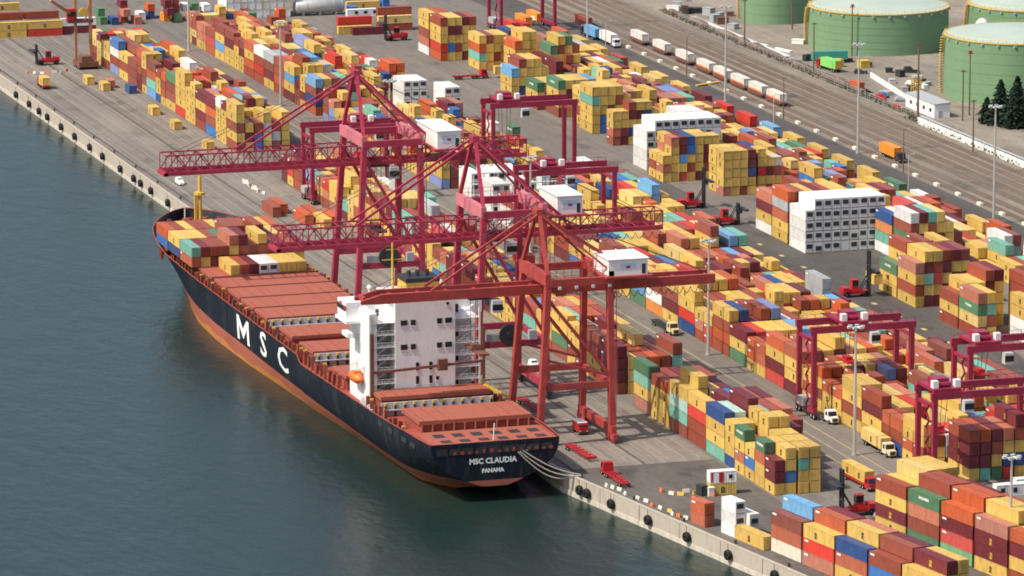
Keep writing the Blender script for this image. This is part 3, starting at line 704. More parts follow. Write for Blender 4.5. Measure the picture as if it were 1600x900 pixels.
# ---- superstructure
sp = MB(); sp.box(CV-7.2, CV+7.2, 49.6, 65, 6.2, 31.2); acc = sp.build('accommodation_block', m_super, ship)
b = MB(); b.box(CV-13.2, CV-7.2, 56.2, 65, 6.2, 26.5); b.build('side_house', m_super, ship)
b = MB(); b.box(CV+7.2, CV+13.2, 56.2, 65, 6.2, 26.5); b.build('side_house', m_super, ship)
b = MB(); b.box(CV-13.35, CV-11.4, 50.2, 66.2, 6.2, 28.0); b.build('side_casing', m_super, ship)
for k in range(7):
    z = 8.6+k*2.85
    for s in (-1, 1):
        b = MB(); x0, x1 = sorted((CV+s*7.2, CV+s*13.3)); b.box(x0, x1, 49.8, 56.2, z, z+.18); g = b.build('gallery_deck', m_super, ship)
        b = MB()
        for zz in (.55, 1.1): b.box(x0, x1, 49.8, 49.88, z+zz, z+zz+.07)
        for q in range(5): b.box(x0+(x1-x0)*q/4-.04, x0+(x1-x0)*q/4+.04, 49.8, 49.88, z, z+1.1)
        b.beam((x0+1, 52, z), (x1-1, 52, z+2.8), .7, .15); b.build('railing', m_white, g)
        if k % 2 == 0:
            b = MB(); b.box(CV+s*9.6-.4, CV+s*9.6+.4, 56.12, 56.25, z+.3, z+2.2); b.build('door', m_glass, g)
b = MB()
for s in (-1, 1): b.box(CV+s*13.2-.2, CV+s*13.2+.2, 49.7, 50.1, 6.2, 28)
b.build('gallery_pillar', m_white, ship)
b = MB(); b.box(CV-16.4, CV+16.4, 58.5, 65.6, 25.2, 29.3); bridge = b.build('bridge', m_super, ship)
b = MB(); b.box(CV-16.5, CV+16.5, 59.0, 65.7, 27.2, 28.4); b.build('bridge_window_band', m_glass, bridge)
b = MB(); b.box(CV-16.6, CV-15.2, 56.8, 61.5, 21.4, 22.4); b.box(CV-16.9, CV-13.2, 57, 66, 24.6, 25.25); b.build('wing_bracket', m_super, bridge)
b = MB(); b.box(CV-16.55, CV-16.35, 58.4, 60.2, 27.6, 28.5); b.box(CV-16.62, CV-16.4, 62.0, 63.2, 28.2, 29.0); b.build('navigation_light_box', m_red, bridge)
def window(x, z, w_, h):
    b = MB(); b.box(x-w_/2, x+w_/2, 49.5, 49.72, z-h/2, z+h/2); o = b.build('window', m_glass, acc)
    b = MB(); b.box(x-w_/2-.12, x+w_/2+.12, 49.45, 49.62, z-h/2-.16, z-h/2); b.build('sill', m_white, o)
for z in (25.6, 19.9):
    for x, w_ in ((-5.1,1.6),(-2.9,1.2),(3.4,1.2),(5.6,1.6)): window(CV+x, z, w_, 1.3)
for z in (15.2, 12.0):
    for x in (-1.9, 1.3): window(CV+x, z, .75, 1.9)
window(CV+2.9, 12.2, .7, .9); window(CV+5.4, 29.6, .7, .6)
# green-railed upper deck, funnel, masts, satellite domes
b = MB(); b.box(CV-9, CV-3, 50.5, 56, 31.2, 31.3); b.build('monkey_deck', mat('green_deck_paint', (.16,.25,.13), .7), acc)
b = MB()
for i in range(9): b.box(CV-12+i*1.4, CV-11.92+i*1.4, 56.1, 56.18, 26.5, 27.6)
for z in (27.0, 27.6): b.box(CV-12, CV-.6, 56.1, 56.18, z, z+.06)
b.build('deck_railing', m_white, acc)
b = MB(); b.box(CV-3.5, CV+4.5, 53, 60, 31.2, 34.2); fn = b.build('funnel', m_yel, acc)
b = MB(); b.box(CV-3.6, CV+4.6, 52.9, 60.1, 34.2, 35.2)
for x in (-2, 0, 2.4): b.cyl((CV+x, 56, 35.2), (CV+x, 56, 36.6), .5, n=8)
b.build('funnel_cap', m_dark, fn)
b = MB(); b.cyl((CV-4,62.5,29.3), (CV-4,62.5,42), .35, .22); b.beam((CV-6.5,62.5,38), (CV-1.5,62.5,38), .2); b.beam((CV-5.5,62.5,40.4), (CV-2.5,62.5,40.4), .18); b.build('radar_mast', m_yel, bridge)
for x, r in ((7.5,.95), (-9.5,.6)):
    b = MB(); b.cyl((CV+x,63,29.3), (CV+x,63,31.0), .25, n=8); b.sphere((CV+x,63,31.7), r, n=12, m=8); b.build('satellite_dome', m_white, bridge, smooth=True)
# lifeboats
def lifeboat(s):
    b = MB(); n = 9; pr = []
    L_ = 7.6
    for i in range(n+1):
        t = i/n*2-1; r = math.sqrt(max(0, 1-abs(t)**3))
        pr.append((1.35*r+.02, t*L_/2))
    b.lathe(pr, (CV+s*14.7, 56.5, 12.2), 10, 'y'); o = b.build('lifeboat', m_oran, ship, smooth=True)
    b = MB(); b.box(CV+s*14.7-.8, CV+s*14.7+.8, 54.6, 56.4, 13.1, 13.9); b.build('canopy', m_oran, o)
    b = MB()
    for u in (53.6, 59.4): b.beam((CV+s*13.3,u,8), (CV+s*13.6,u,15), .3); b.beam((CV+s*13.6,u,15), (CV+s*15.2,u,14.4), .3)
    b.build('davit', m_white, o)
lifeboat(-1); lifeboat(1)
b = MB()
for i in range(9):
    b.cyl((CV-15.2+.12*i, 42+i*1.3, 6.2), (CV-15.2+.12*i, 42+i*1.3, 7.6+.25*(i % 3)), .5, .4, n=7); b.box(CV-14.9, CV-13.9, 41.6+i*1.3, 42.2+i*1.3, 6.2, 7.1)
b.build('deck_winch', m_lgrey, ship)
b = MB(); b.beam((CV-13.4,47.5,6.2), (CV-13.4,47.5,21.5), .75); b.beam((CV-13.2,47.5,14.8), (CV+13.0,46.8,16.2), .55); b.box(CV+2.2, CV+4.4, 46.2, 47.4, 14.6, 17.2); dc = b.build('provision_crane_beam', m_rust, ship)
b = MB(); b.beam((CV-13.4,47.5,16), (CV-13.4,47.5,24), .8); b.beam((CV+13.2,46.8,9), (CV+13.2,46.8,24), .6); b.build('crane_post', m_rust, dc)
b = MB(); b.beam((CV+13.2,46.5,10.6), (CV+17.6,42.5,8.2), 1.0, .5); gw = b.build('accommodation_ladder', m_yel, ship)
b = MB()
for t in range(6): b.beam((CV+13.2+t*.85,46.5-t*.78,10.9-t*.47), (CV+13.2+t*.85,46.5-t*.78,12-t*.47), .12)
b.build('ladder_rail', m_yel, gw)
# forecastle gear
b = MB(); b.cyl((CV+.6,261,9.2), (CV+.6,261,23.5), .62, .45); b.cyl((CV+.6,261,18.5), (CV+.6,261,19.2), 1.5, 1.5); b.cyl((CV+.6,261,23.5), (CV+.6,261,26), .2, .12); fmst = b.build('foremast', m_yel, ship)
b = MB(); b.box(CV-.9, CV-.2, 260.6, 261.4, 9.4, 19); b.build('ladder', m_yel, fmst)
for x, y_ in ((-9,252),(-5,256),(-1.2,258),(4,257),(7,254),(9.5,251),(-2,266),(2.5,266),(0,251),(-6,249.5)):
    b = MB(); b.cyl((CV+x-.9,y_,10.6), (CV+x+.9,y_,10.6), .85, n=9); b.box(CV+x-1.3, CV+x+1.3, y_-1.2, y_+1.4, 9.1, 10.0); b.box(CV+x+1.1, CV+x+1.7, y_-.4, y_+.4, 9.1, 11.4); b.build('windlass', [m_yel, m_dark, m_deck, m_dark][int(abs(x)) % 4], ship)
b = MB(); b.cyl((CV,-2.6,9.3), (CV+.2,-2.6,13), .12, n=6); b.build('stern_flagstaff', m_white, ship)
# mooring lines
def rope(label, p, q, sag):
    b = MB(); p = Vector(p); q = Vector(q); pts = [p.lerp(q, i/10)-Vector((0,0,sag*math.sin(math.pi*i/10))) for i in range(11)]
    for a, c in zip(pts, pts[1:]): b.cyl(a, c, .16, n=5, caps=False)
    tag(b.build('mooring_line', mat('pale_rope', (.42,.38,.32), .9)), label, 'rope', 'stern mooring lines')
rope('upper pale mooring line from stern to quay corner', (CV+6.2, -4, 6.8), NZ(.8, 6, .6), 1.0)
rope('middle pale mooring line from stern to quay corner', (CV+5.6, -4, 6.6), NZ(.7, 6.2, .4), 1.8)
rope('lowest pale mooring line from stern to quay corner', (CV+5.2, -4, 6.5), NZ(.7, 5.8, .3), 2.8)
rope('dark slack line running from transom to the quay', (CV+7, -4, 6.9), (.8, -1.5, .5), .6)
# ================================================================== QUAY CRANES
def lattice(b, p, q, w, h, n, r, up=(0,0,1)):
    """box truss between p and q"""
    p = Vector(p); q = Vector(q); d = (q-p); dl = d.normalized(); a = dl.cross(Vector(up)).normalized()*w/2; z = Vector(up)*h
    for s in (-1, 1):
        for t in (0, 1): b.beam(p+a*s+z*t, q+a*s+z*t, r*1.5)
        for i in range(n):
            e0 = p+d*i/n+a*s; e1 = p+d*(i+1)/n+a*s
            b.beam(e0+z*(i % 2), e1+z*((i+1) % 2), r); b.beam(e0, e0+z, r*.8)
        b.beam(q+a*s, q+a*s+z, r)
    for i in range(n+1):
        e = p+d*i/n
        b.beam(e-a, e+a, r*.8); b.beam(e-a+z, e+a+z, r*.8)
def quay_crane(label, u0, u1, mt, ztop, zb, tip, back, apex, truss, house, pk):
    t = thing('quay_crane', label, 'crane', group='ship-to-shore cranes')
    v0, v1 = 2.2, 19.6; um = (u0+u1)/2; i0, i1 = u0+1.7, u1-1.7
    vt = v0+2.6
    for (v, vq, ua, ub) in ((v0, vt, u0, i0), (v0, vt, u1, i1), (v1, v1-.2, u0, i0), (v1, v1-.2, u1, i1)):
        b = MB(); b.beam((v,ua,2.6), (vq,ub,ztop), 1.35, 1.6); b.build('leg', mt, t)
    for v in (v0, v1):
        b = MB(); b.box(v-.6, v+.6, u0-1.5, u1+1.5, 2.2, 4.0); sl_ = b.build('sill_beam', mt, t)
        for uu in (u0-1.2, u0+2.2, u1-2.2, u1+1.2):
            b = MB(); b.box(v-.5, v+.5, uu-1.3, uu+1.3, .8, 2.2)
            for w_ in (-.75, .75): b.cyl((v-.3,uu+w_,.5), (v+.3,uu+w_,.5), .42, n=10)
            b.build('bogie', m_dark if mt != m_orcr else mt, sl_)
    for (ua, ub) in ((u0+.6, u0+.6), (u1-.6, u1-.6)):
        b = MB(); b.beam((v0+.6,ua,13.6), (v1,ua,13.6), 1.1, 1.5); b.build('portal_beam', mt, t)
        k = (ua-um)*.93+um
        b = MB(); b.beam((vt,k,ztop-5), (v1,ua,15), .75); b.beam((v0+1.4,ua,ztop*.52), (v1,ua,15.4), .55) if mt == m_orcr else None; b.build('diagonal_brace', mt, t)
        b = MB(); b.beam((vt-.5,k,ztop-1), (v1,k,ztop-1), 1.2, 1.7); b.build('upper_beam', mt, t)
    for v, nm in ((vt-.3, 0), (v1, 1)):
        b = MB(); b.box(v-.65, v+.65, i0-.9, i1+.9, ztop-1.6, ztop+1.1); b.build('cross_girder', m_pink if mt != m_orcr else mt, t)
    b = MB(); b.box(v1-.5, v1+.5, i0, i1, 12.9, 14.2); b.build('cross_girder', mt, t)
    # boom and rear girder
    if truss:
        b = MB(); lattice(b, (tip, um, zb), (vt, um, zb), 6.0, 4.2, 16, .24)
        for s in (-3, 3): b.box(tip-.3, vt, um+s-.4, um+s+.4, zb-.9, zb)
        b.box(tip-.6, tip+.6, um-3.4, um+3.4, zb-1, zb-.2); b.build('boom', mt, t)
        b = MB(); lattice(b, (vt, um, zb), (back, um, zb), 6.0, 3.6, 15, .22)
        for s in (-3, 3): b.box(vt, back, um+s-.4, um+s+.4, zb-.9, zb)
        b.build('rear_girder', mt, t)
    else:
        b = MB()
        for s in (-2.6, 2.6):
            b.box(tip+5, vt, um+s-.55, um+s+.55, zb-1.1, zb+1.1); b.add([(tip,um+s-.5,zb-.2),(tip,um+s+.5,zb-.2),(tip,um+s+.5,zb-1.0),(tip,um+s-.5,zb-1.0),(tip+5,um+s-.55,zb+1.1),(tip+5,um+s+.55,zb+1.1),(tip+5,um+s+.55,zb-1.1),(tip+5,um+s-.55,zb-1.1)], CUBE)
            b.box(tip+3, vt, um+s+.6, um+s+1.3, zb-.1, zb+.02)
        for i in range(7): x = tip+1+i*(vt-tip-2)/6; b.box(x-.3, x+.3, um-2.1, um+2.1, zb-.5, zb+.5)
        b.build('boom', mt, t)
        b = MB()
        for s in (-2.6, 2.6): b.box(vt, back, um+s-.55, um+s+.55, zb-1.1, zb+1.1)
        for i in range(6): x = vt+2+i*(back-vt-3)/5; b.box(x-.3, x+.3, um-2.1, um+2.1, zb-.5, zb+.5)
        b.build('rear_girder', mt, t)
    # boom walkway rail
    b = MB()
    for s in (-4.1, 4.1):
        b.box(tip+2, back, um+s-.04, um+s+.04, zb+1.2, zb+1.28)
        for i in range(26): x = tip+2+i*(back-tip-2)/26; b.box(x-.04, x+.04, um+s-.04, um+s+.04, zb, zb+1.2)
    b.build('walkway_rail', mt, t)
    # A-frame
    b = MB(); ap = Vector((vt+.4, um, apex))
    for k in (i0, i1): b.beam((vt-.2,k,ztop+1), ap+Vector((0,(k-um)*.12,0)), .8)
    b.box(ap.x-.8, ap.x+.8, um-1.6, um+1.6, apex-.6, apex+1.0); b.beam((ap.x,um,apex), (ap.x,um,apex+2.4), .18); b.build('a_frame', mt, t)
    b = MB()
    for k in (-1.4, 1.4): b.beam((ap.x,um+k,apex), (v1+8,um+k*1.6,zb+2.2), .75)
    for k in (-1.4, 1.4): b.beam((ap.x+.2,um+k,apex-.2), (v1,(i0 if k < 0 else i1),ztop+1), .4)
    b.build('back_stay', mt, t)
    b = MB()
    for k in (-1.5, 1.5): b.beam((ap.x,um+k,apex), (tip*.56,um+k*1.9,zb+(4.3 if truss else 1.2)), .5); 
    b.build('fore_stay', mt, t)
    b = MB()
    for i in range(14):
        x0 = v1+1+i*(back-v1-2)/14; x1 = v1+1+(i+1)*(back-v1-2)/14
        for j in range(4):
            f0, f1 = j/4, (j+1)/4; b.beam((x0+(x1-x0)*f0, um-4.4, zb-1.2-1.5*math.sin(math.pi*f0)), (x0+(x1-x0)*f1, um-4.4, zb-1.2-1.5*math.sin(math.pi*f1)), .12)
    b.build('festoon_cable', m_dark, t)
    b = MB()
    for k in (-.8, .8): b.cyl((ap.x,um+k,apex+.6), (tip*.92,um+k*2.5,zb+(4.4 if truss else 1.2)), .07, n=4); b.cyl((ap.x,um+k,apex+.6), (back-2,um+k*2.5,zb+1.5), .07, n=4)
    b.build('hoist_rope', m_dark, t)
    for k in range(4): MB().box(vt+2+k*4,vt+2.7+k*4,i0-1.4,i0-.9,ztop-2.4,ztop-1.8).build('floodlight', m_lgrey, t)
    # machinery house
    hv0, hv1, hu0, hu1, hz0, hz1 = house
    b = MB(); b.box(hv0, hv1, hu0, hu1, hz0, hz1); b.box(hv0-.3, hv1+.3, hu0-.3, hu1+.3, hz1, hz1+.15); h = b.build('machinery_house', m_white, t)
    b = MB(); b.box((hv0+hv1)/2-1.9, (hv0+hv1)/2+1.9, hu0-.05, hu0+.05, hz0+1.4, hz1-.9); sg = b.build('sign_board', mat('pale_blue_sign', (.5,.62,.74), .5), h)
    b = MB(); b.box((hv0+hv1)/2-.5, (hv0+hv1)/2+.5, hu0-.08, hu0, (hz0+hz1)/2-.2, (hz0+hz1)/2+.35); b.build('sign_emblem', m_red, sg)
    b = MB(); b.box(hv1-1.4, hv1-.5, hu0-.05, hu0+.1, hz0+.2, hz0+2.5); b.build('door', m_dark, h)
    b = MB(); b.box(hv0-1, hv1+1, hu0-1, hu1+1, hz0-.5, hz0-.02)
    for x in (hv0+.5, hv1-.5): b.beam((x,hu0,hz0-.5), (x,hu0,zb), .35); b.beam((x,hu1,hz0-.5), (x,hu1,zb), .35)
    b.build('house_platform', mt, t)
    # trolley, operator cab, spreader, cables
    b = MB(); b.box(pk-2.5, pk+2.5, um-2.9, um+2.9, zb-1.6, zb-.9); tr = b.build('trolley', m_dark, t)
    b = MB(); b.box(pk+2.6, pk+5.0, um-4.2, um-1.6, zb-4.6, zb-1.7); cb = b.build('operator_cab', m_lgrey, tr)
    b = MB(); b.box(pk+2.55, pk+5.05, um-4.25, um-4.1, zb-4.0, zb-2.6); b.build('cab_window', m_glass, cb)
    zs = 21.0
    b = MB(); b.box(pk-1.2, pk+1.2, um-6.05, um+6.05, zs, zs+.5); b.box(pk-.9, pk+.9, um-2, um+2, zs+.5, zs+1.4); b.build('spreader', m_rust if mt == m_orcr else m_dark, tr)
    b = MB()
    for x in (-.8, .8):
        for y in (-1.8, 1.8): b.beam((pk+x,um+y,zs+1.4), (pk+x,um+y*1.1,zb-1.6), .09)
    b.build('hoist_cable', m_dark, tr)
    # cable reel, stair tower, landside walkways
    if truss:
      b = MB(); b.cyl((v0+8.2,u0-.3,16.0), (v0+8.2,u0-.9,16.0), 2.6, n=18); b.cyl((v0+8.2,u0-.9,16.0), (v0+8.2,u0-1.2,16.0), .8, n=10); b.build('cable_reel', m_dark, t)
    b = MB()
    for i in range(10):
        z = 4+i*(ztop-6)/10; s = 1 if i % 2 else -1; h_ = (ztop-6)/10
        b.beam((v1+1.1,i0+2-s*1.4,z), (v1+1.1,i0+2+s*1.4,z+h_), .6, .12); b.box(v1+.7, v1+1.6, i0+2+s*1.4-.4, i0+2+s*1.4+.4, z+h_-.05, z+h_+.06); b.box(v1+1.55, v1+1.62, i0+.3, i0+3.7, z+h_+.9, z+h_+1.0)
    for s in (-1.9, 1.9): b.box(v1+1.5, v1+1.62, i0+2+s-.06, i0+2+s+.06, 4, ztop-2)
    b.build('stair_tower', mt, t)
    for k in (i0, i1):
        b = MB()
        for z in (1.2, 2.2): b.box(vt, v1, k-.05, k+.05, ztop+z, ztop+z+.07)
        for i in range(9): x = vt+i*(v1-vt)/8; b.box(x-.05, x+.05, k-.05, k+.05, ztop, ztop+2.2)
        b.build('guard_rail', mt, t)
    for q4 in () if not truss else ((v1-4.2, v1-2.4, u0-.3, u0+1.2, 14.4, 16.6), (v0+3, v0+6.4, u0+.2, u0+1.4, 14.4, 16.0)): MB().box(*q4).build('electric_cabinet', m_grey, t)
    return t
quay_crane('crimson quay crane farthest from the camera, its lattice boom over the bow', 175.3, 197.6, m_crim, 45.8, 39.2, -45.5, 50, 61.5, True, (23.2,29.4,174,192,43.2,47.6), 10.5)
quay_crane('crimson quay crane with lattice boom standing between the two other cranes', 74.0, 95.8, m_crim, 45.6, 38.4, -43.8, 51.5, 61.2, True, (25.4,31.6,83,97,42.3,46.6), 9.5)
quay_crane('weathered orange-red quay crane with solid box boom above the white superstructure', 25.2, 46.8, m_orcr, 38.6, 35.0, -37.6, 47.2, 52.2, False, (18.9,28.3,26,36.5,38.5,42.2), -9.5)
# ================================================================== YARD GANTRY CRANES
WHEEL = {}
def wheel_mesh(r, w_, nm='tyre'):
    k = (r, w_, nm)
    if k not in WHEEL: WHEEL[k] = MB().lathe([(r*.45,-w_/2),(r*.92,-w_/2),(r,-w_*.3),(r,w_*.3),(r*.92,w_/2),(r*.45,w_/2)], n=12, axis='x').mesh(nm, m_black)
    return WHEEL[k]
def rim_mesh(r, w_): 
    k = ('rim', r, w_)
    if k not in WHEEL: WHEEL[k] = MB().cyl((-w_*.42,0,0), (w_*.42,0,0), r*.46, n=8).mesh('rim', m_lgrey)
    return WHEEL[k]
def rtg(label, v0, u0, span=24.4, base=9.6, h=21.2, trolley=.35, drop=9):
    t = thing('yard_gantry_crane', label, 'crane', (v0, u0, 0), group='rubber-tyred yard gantry cranes')
    for x in (0, span):
        b = MB(); b.box(x-.5, x+.5, -1.2, base+1.2, 1.5, 2.7); s = b.build('sill_beam', m_rtg, t)
        for y in (0, base):
            b = MB(); b.beam((x,y,2.6), (x,y,h-.8), 1.05, 1.15); b.build('leg', m_rtg, t)
            for d in (-.9, .9): w_ = put('tyre', wheel_mesh(.8,.6), s, (x, y+d, .82)); put('rim', rim_mesh(.8,.6), w_)
        b = MB(); b.box(x-.35, x+.35, .5, base-.5, h-3.0, h-2.2); b.build('tie_beam', m_rtg, t)
    b = MB(); b.box(-1.6, 1.2, base*.3, base*.7, 2.7, 4.6); b.build('power_unit', m_grey, t)
    for y in (0, base):
        b = MB(); b.box(-.9, span+.9, y-.55, y+.55, h-.8, h+.75); b.build('girder', m_rtg, t)
        b = MB()
        for i in range(13): x = -.5+i*(span+1)/12; b.box(x-.04, x+.04, y-.6, y-.52, h+.75, h+1.8)
        b.box(-.5, span+.5, y-.6, y-.53, h+1.74, h+1.82); b.build('guard_rail', m_rtg, t)
    x = span*trolley
    b = MB(); b.box(x-3.2, x+3.2, -.2, base+.2, h+.8, h+1.5); b.box(x-2, x+1.6, base*.3, base*.7, h+1.5, h+3.2); b.cyl((x-1.4,base*.2,h+2.1), (x+1.4,base*.2,h+2.1), .6, n=9); tr = b.build('trolley', m_rtg, t)
    for dx in (-3, 2.2):
        b = MB(); b.box(x+dx, x+dx+1.3, base*.1, base*.1+1.5, h+1.5, h+3.1); b.build('electric_cabinet', m_white, tr)
    b = MB(); b.box(x+3.3, x+5.4, -2.2, .3, h-3.6, h-1.0); cb = b.build('operator_cab', m_lgrey, tr)
    b = MB(); b.box(x+3.25, x+5.45, -2.25, -2.1, h-3.0, h-1.6); b.build('cab_window', m_glass, cb)
    z = h-drop
    b = MB(); b.box(x-1.2, x+1.2, base/2-3.1, base/2+3.1, z, z+.45); b.box(x-.8, x+.8, base/2-1.4, base/2+1.4, z+.45, z+1.3); b.build('spreader', m_red, tr)
    b = MB()
    for dx in (-.9, .9):
        for dy in (-1.2, 1.2): b.beam((x+dx,base/2+dy,z+1.3), (x+dx*1.6,base/2+dy*1.5,h+.8), .1)
    b.build('hoist_cable', m_dark, tr)
    b = MB()
    for i in range(9):
        zz = 3+i*(h-5)/9; s_ = 1 if i % 2 else -1; b.beam((-.9,base*.2-s_*.9,zz), (-.9,base*.2+s_*.9,zz+(h-5)/9), .5, .1)
    b.build('stair', m_rtg, t)
    return t
rtg('crimson yard gantry crane straddling the inner block beside a white lorry', 71.8, 33.0, trolley=.42)
rtg('crimson yard gantry crane at the lower right, nearest the camera', 71.8, -41.0, trolley=.12)
rtg('crimson yard gantry crane at the right edge above the nearest gantry', 98.2, 2.3, trolley=.18, drop=7)
rtg('crimson yard gantry crane seen through the farthest quay crane', 34.6, 334, 25, 9.6, 21.5, trolley=.6)
rtg('crimson yard gantry crane behind the middle quay crane', 71.0, 248, 25, 9.6, 21.6, trolley=.3)
rtg('crimson yard gantry crane in mid-yard left of the yellow pile', 96.0, 358, 25, 9.6, 21.6, trolley=.2, drop=15)
rtg('crimson rail-side gantry crane cut off by the top of the photo', 184.0, 628, 19.5, 14, 26, trolley=.5)
# ================================================================== LIGHT MASTS AND POLES
def mast(label, v, u, h, r=.42, heads=True, m=None, loc=None):
    m = m or m_galv; p = loc or (v, u, 0)
    t = thing('light_mast', label, 'lamp post', p, group='light masts')
    b = MB(); b.lathe([(r*1.6,0),(r*1.6,.5),(r,.5),(r*.55,h)], n=8); b.build('pole', m, t)
    if heads:
        b = MB(); b.lathe([(1.1,h-.6),(1.3,h-.4),(1.1,h-.2)], n=12); rg_ = b.build('lamp_ring', m, t)
        for k in range(6):
            a = k*math.pi/3; b = MB(); x, y = 1.6*math.cos(a), 1.6*math.sin(a); b.box(x-.45, x+.45, y-.35, y+.35, h-.55, h-.1); b.box(x-.38, x+.38, y-.28, y+.28, h-.62, h-.56); b.build('floodlight', m_lgrey, rg_)
    return t
mast('tall light mast rising between front and inner blocks at centre right', 72.6, 107.6, 29)
mast('tall light mast left of the white lorry near the lower right gantry', 67.6, -4.0, 30)
mast('light mast with round lamp head at the bottom right corner', 0, 0, 25.5, loc=(58.3,-115.4,0))
mast('light mast on the far inner road at upper left', 71.2, 503, 27)
mast('farthest light mast on the inner road at top left', 71.4, 622, 27)
mast('tallest pale light mast beside the railway, left of the nearer green tank', 213.4, 366, 33.5)
mast('pale light mast beside the railway at the top centre right', 207.8, 467, 31)
mast('light mast beside the railway at the right edge', 207.8, 248, 33.5)
mast('light mast beside the railway at the top by the white lorry', 205, 597, 29)
mast('light mast behind the second quay crane', 71.3, 381, 27)
mast('light mast in mid-yard between the second and third gantry', 71.3, 246, 27)
for i, (x, u_, h) in enumerate(((215.6,520,13),(215.6,560,13),(215.6,430,13),(215.6,400,13),(215.6,330,13),(215.6,290,13))):
    t = thing('lamp_post', 'slim dark lamp post along the railway road, %s from the right' % ORD[5-i if 0 else i], 'lamp post', (x-16.5 if i % 2 else x-2, u_, 0), group='slim lamp posts')
    b = MB(); b.lathe([(.2,0),(.12,h)], n=6); b.beam((0,0,h), (1.4,0,h+.3), .1); b.build('pole', m_galv if i % 2 else m_wood, t)
    b = MB(); b.box(1.2,1.9,-.15,.15,h+.22,h+.38); b.build('lamp_head', m_lgrey, t)
# timber and steel poles in the tank yard
for i, (x, y, ht) in enumerate(((1331,88,17),(1507,175,20),(1430,195,25),(1239,45,11),(1210,112,17),(1110,68,16),(1545,238,16),(1512,190,16))):
    u_, v_ = None, None
    PP = {0:(281,544),1:(272,420),2:(251,411),3:(283,606),4:(255,512),5:(254,575),6:(247,357),7:(266,411)}[i]
    t = thing('utility_pole', ['brown timber pole before the large left tank','brown timber pole before the nearer green tank','thick timber pole beside the rail fence under the tanks','timber pole before the top-left tank','timber pole left of the teal trailer','timber pole at the top between rails and tanks','steel lamp pole behind the white rail barrier','dark post behind the white shed'][i], 'pole', (PP[0], PP[1], 0), group='poles by the tanks')
    b = MB(); b.lathe([(.45 if i == 2 else .28,0),(.2,ht)], n=7); b.build('pole', m_wood, t)
    b = MB(); b.box(-.9,.9,-.12,.12,ht-.5,ht-.2); b.box(-.5,.5,-.3,.3,ht,ht+.5) if i < 2 else None; b.build('cross_arm', m_red if i < 2 else m_wood, t)
# ================================================================== STORAGE TANKS
def tank(label, v, u, r, h):
    t = thing('storage_tank', label, 'tank', (v, u, 0))
    b = MB(); b.lathe([(r,0),(r,h)], n=96); b.build('shell', m_tankg, t, smooth=True)
    b = MB(); b.lathe([(r+.02,h),(r*.6,h+1.2),(.1,h+2.0)], n=96); b.build('roof', m_tankr, t, smooth=True)
    b = MB(); b.lathe([(r-.2,h+.1),(r+.25,h+.1),(r+.25,h-.25),(r-.2,h-.25)], n=96); b.build('rim', m_yel, t)
    for k in range(1, 6): b = MB(); b.lathe([(r+.06,h*k/6-.06),(r+.06,h*k/6+.06)], n=96); b.build('weld_band', m_tankg, t)
    b = MB()
    for k in range(22):
        a = 2.62+k*.016; z = h*k/22; x, y = (r+.8)*math.cos(a), (r+.8)*math.sin(a); b.box(x-.7, x+.7, y-.5, y+.5, z, z+.25); b.beam((x,y,z+.2), (x,y,z+1.3), .12)
    b.build('spiral_stair', m_yel, t)
    vm = MB().box(-.35,.35,-.35,.35,-1.1,-.5).mesh('rim_vent', m_grey)
    for k in range(28): a = k*6.283/28; put('rim_vent', vm, t, ((r+.2)*math.cos(a), (r+.2)*math.sin(a), h))
    b = MB()
    for k in range(56):
        a = k*6.283/56; x, y = (r-.1)*math.cos(a), (r-.1)*math.sin(a); b.beam((x,y,h), (x,y,h+1.1), .09)
    b.lathe([(r-.05,h+1.05),(r-.15,h+1.15)], n=56); b.build('handrail', m_yel, t)
tank('largest green storage tank with pale roof at the top right', 298, 563, 23.8, 14.0)
tank('green storage tank nearest the trees at the right edge', 302, 452, 23.8, 20)
tank('green storage tank at the top centre right, cut off by the frame', 286, 630, 12.5, 20)
tank('green storage tank half hidden behind the others at the top right corner', 350, 552, 22, 14)
# ================================================================== VEHICLES
def wheels(t, pts, r=.5, w_=.35):
    for p in pts: o = put('tyre', wheel_mesh(r, w_), t, p); put('rim', rim_mesh(r, w_), o)
def cab_unit(t, y0, m, h=2.9, w_=1.2, ln=2.2):
    """cab whose windscreen faces local -Y, rear at y0+ln"""
    b = MB(); b.prism([(-w_,y0+.25),(-w_+.15,y0),(w_-.15,y0),(w_,y0+.25),(w_,y0+ln),(-w_,y0+ln)], .75, 1.75)
    b.add([(-w_,y0+.2,1.75),(w_,y0+.2,1.75),(w_,y0+ln,1.75),(-w_,y0+ln,1.75),(-w_+.1,y0+.55,h),(w_-.1,y0+.55,h),(w_-.1,y0+ln,h),(-w_+.1,y0+ln,h)], CUBE); c = b.build('cab', m, t)
    b = MB(); b.add([(-w_+.16,y0+.19,1.85),(w_-.16,y0+.19,1.85),(w_-.22,y0+.48,h-.2),(-w_+.22,y0+.48,h-.2)], [(0,1,2,3)]); b.build('windscreen', m_glass, c)
    for s in (-1, 1):
        b = MB(); b.add([(s*(w_+.01),y0+.6,1.85),(s*(w_+.01),y0+ln*.75,1.85),(s*(w_-.07),y0+ln*.75,h-.25),(s*(w_-.07),y0+.75,h-.25)], [(0,1,2,3)]); b.build('side_window', m_glass, c)
        b = MB(); b.box(s*w_*.7-.16, s*w_*.7+.16, y0-.04, y0+.02, .85, 1.05); b.build('headlight', m_white, c)
    b = MB(); b.box(-w_, w_, y0-.15, y0+.3, .42, .75); b.build('bumper', m_dark, c)
    return c
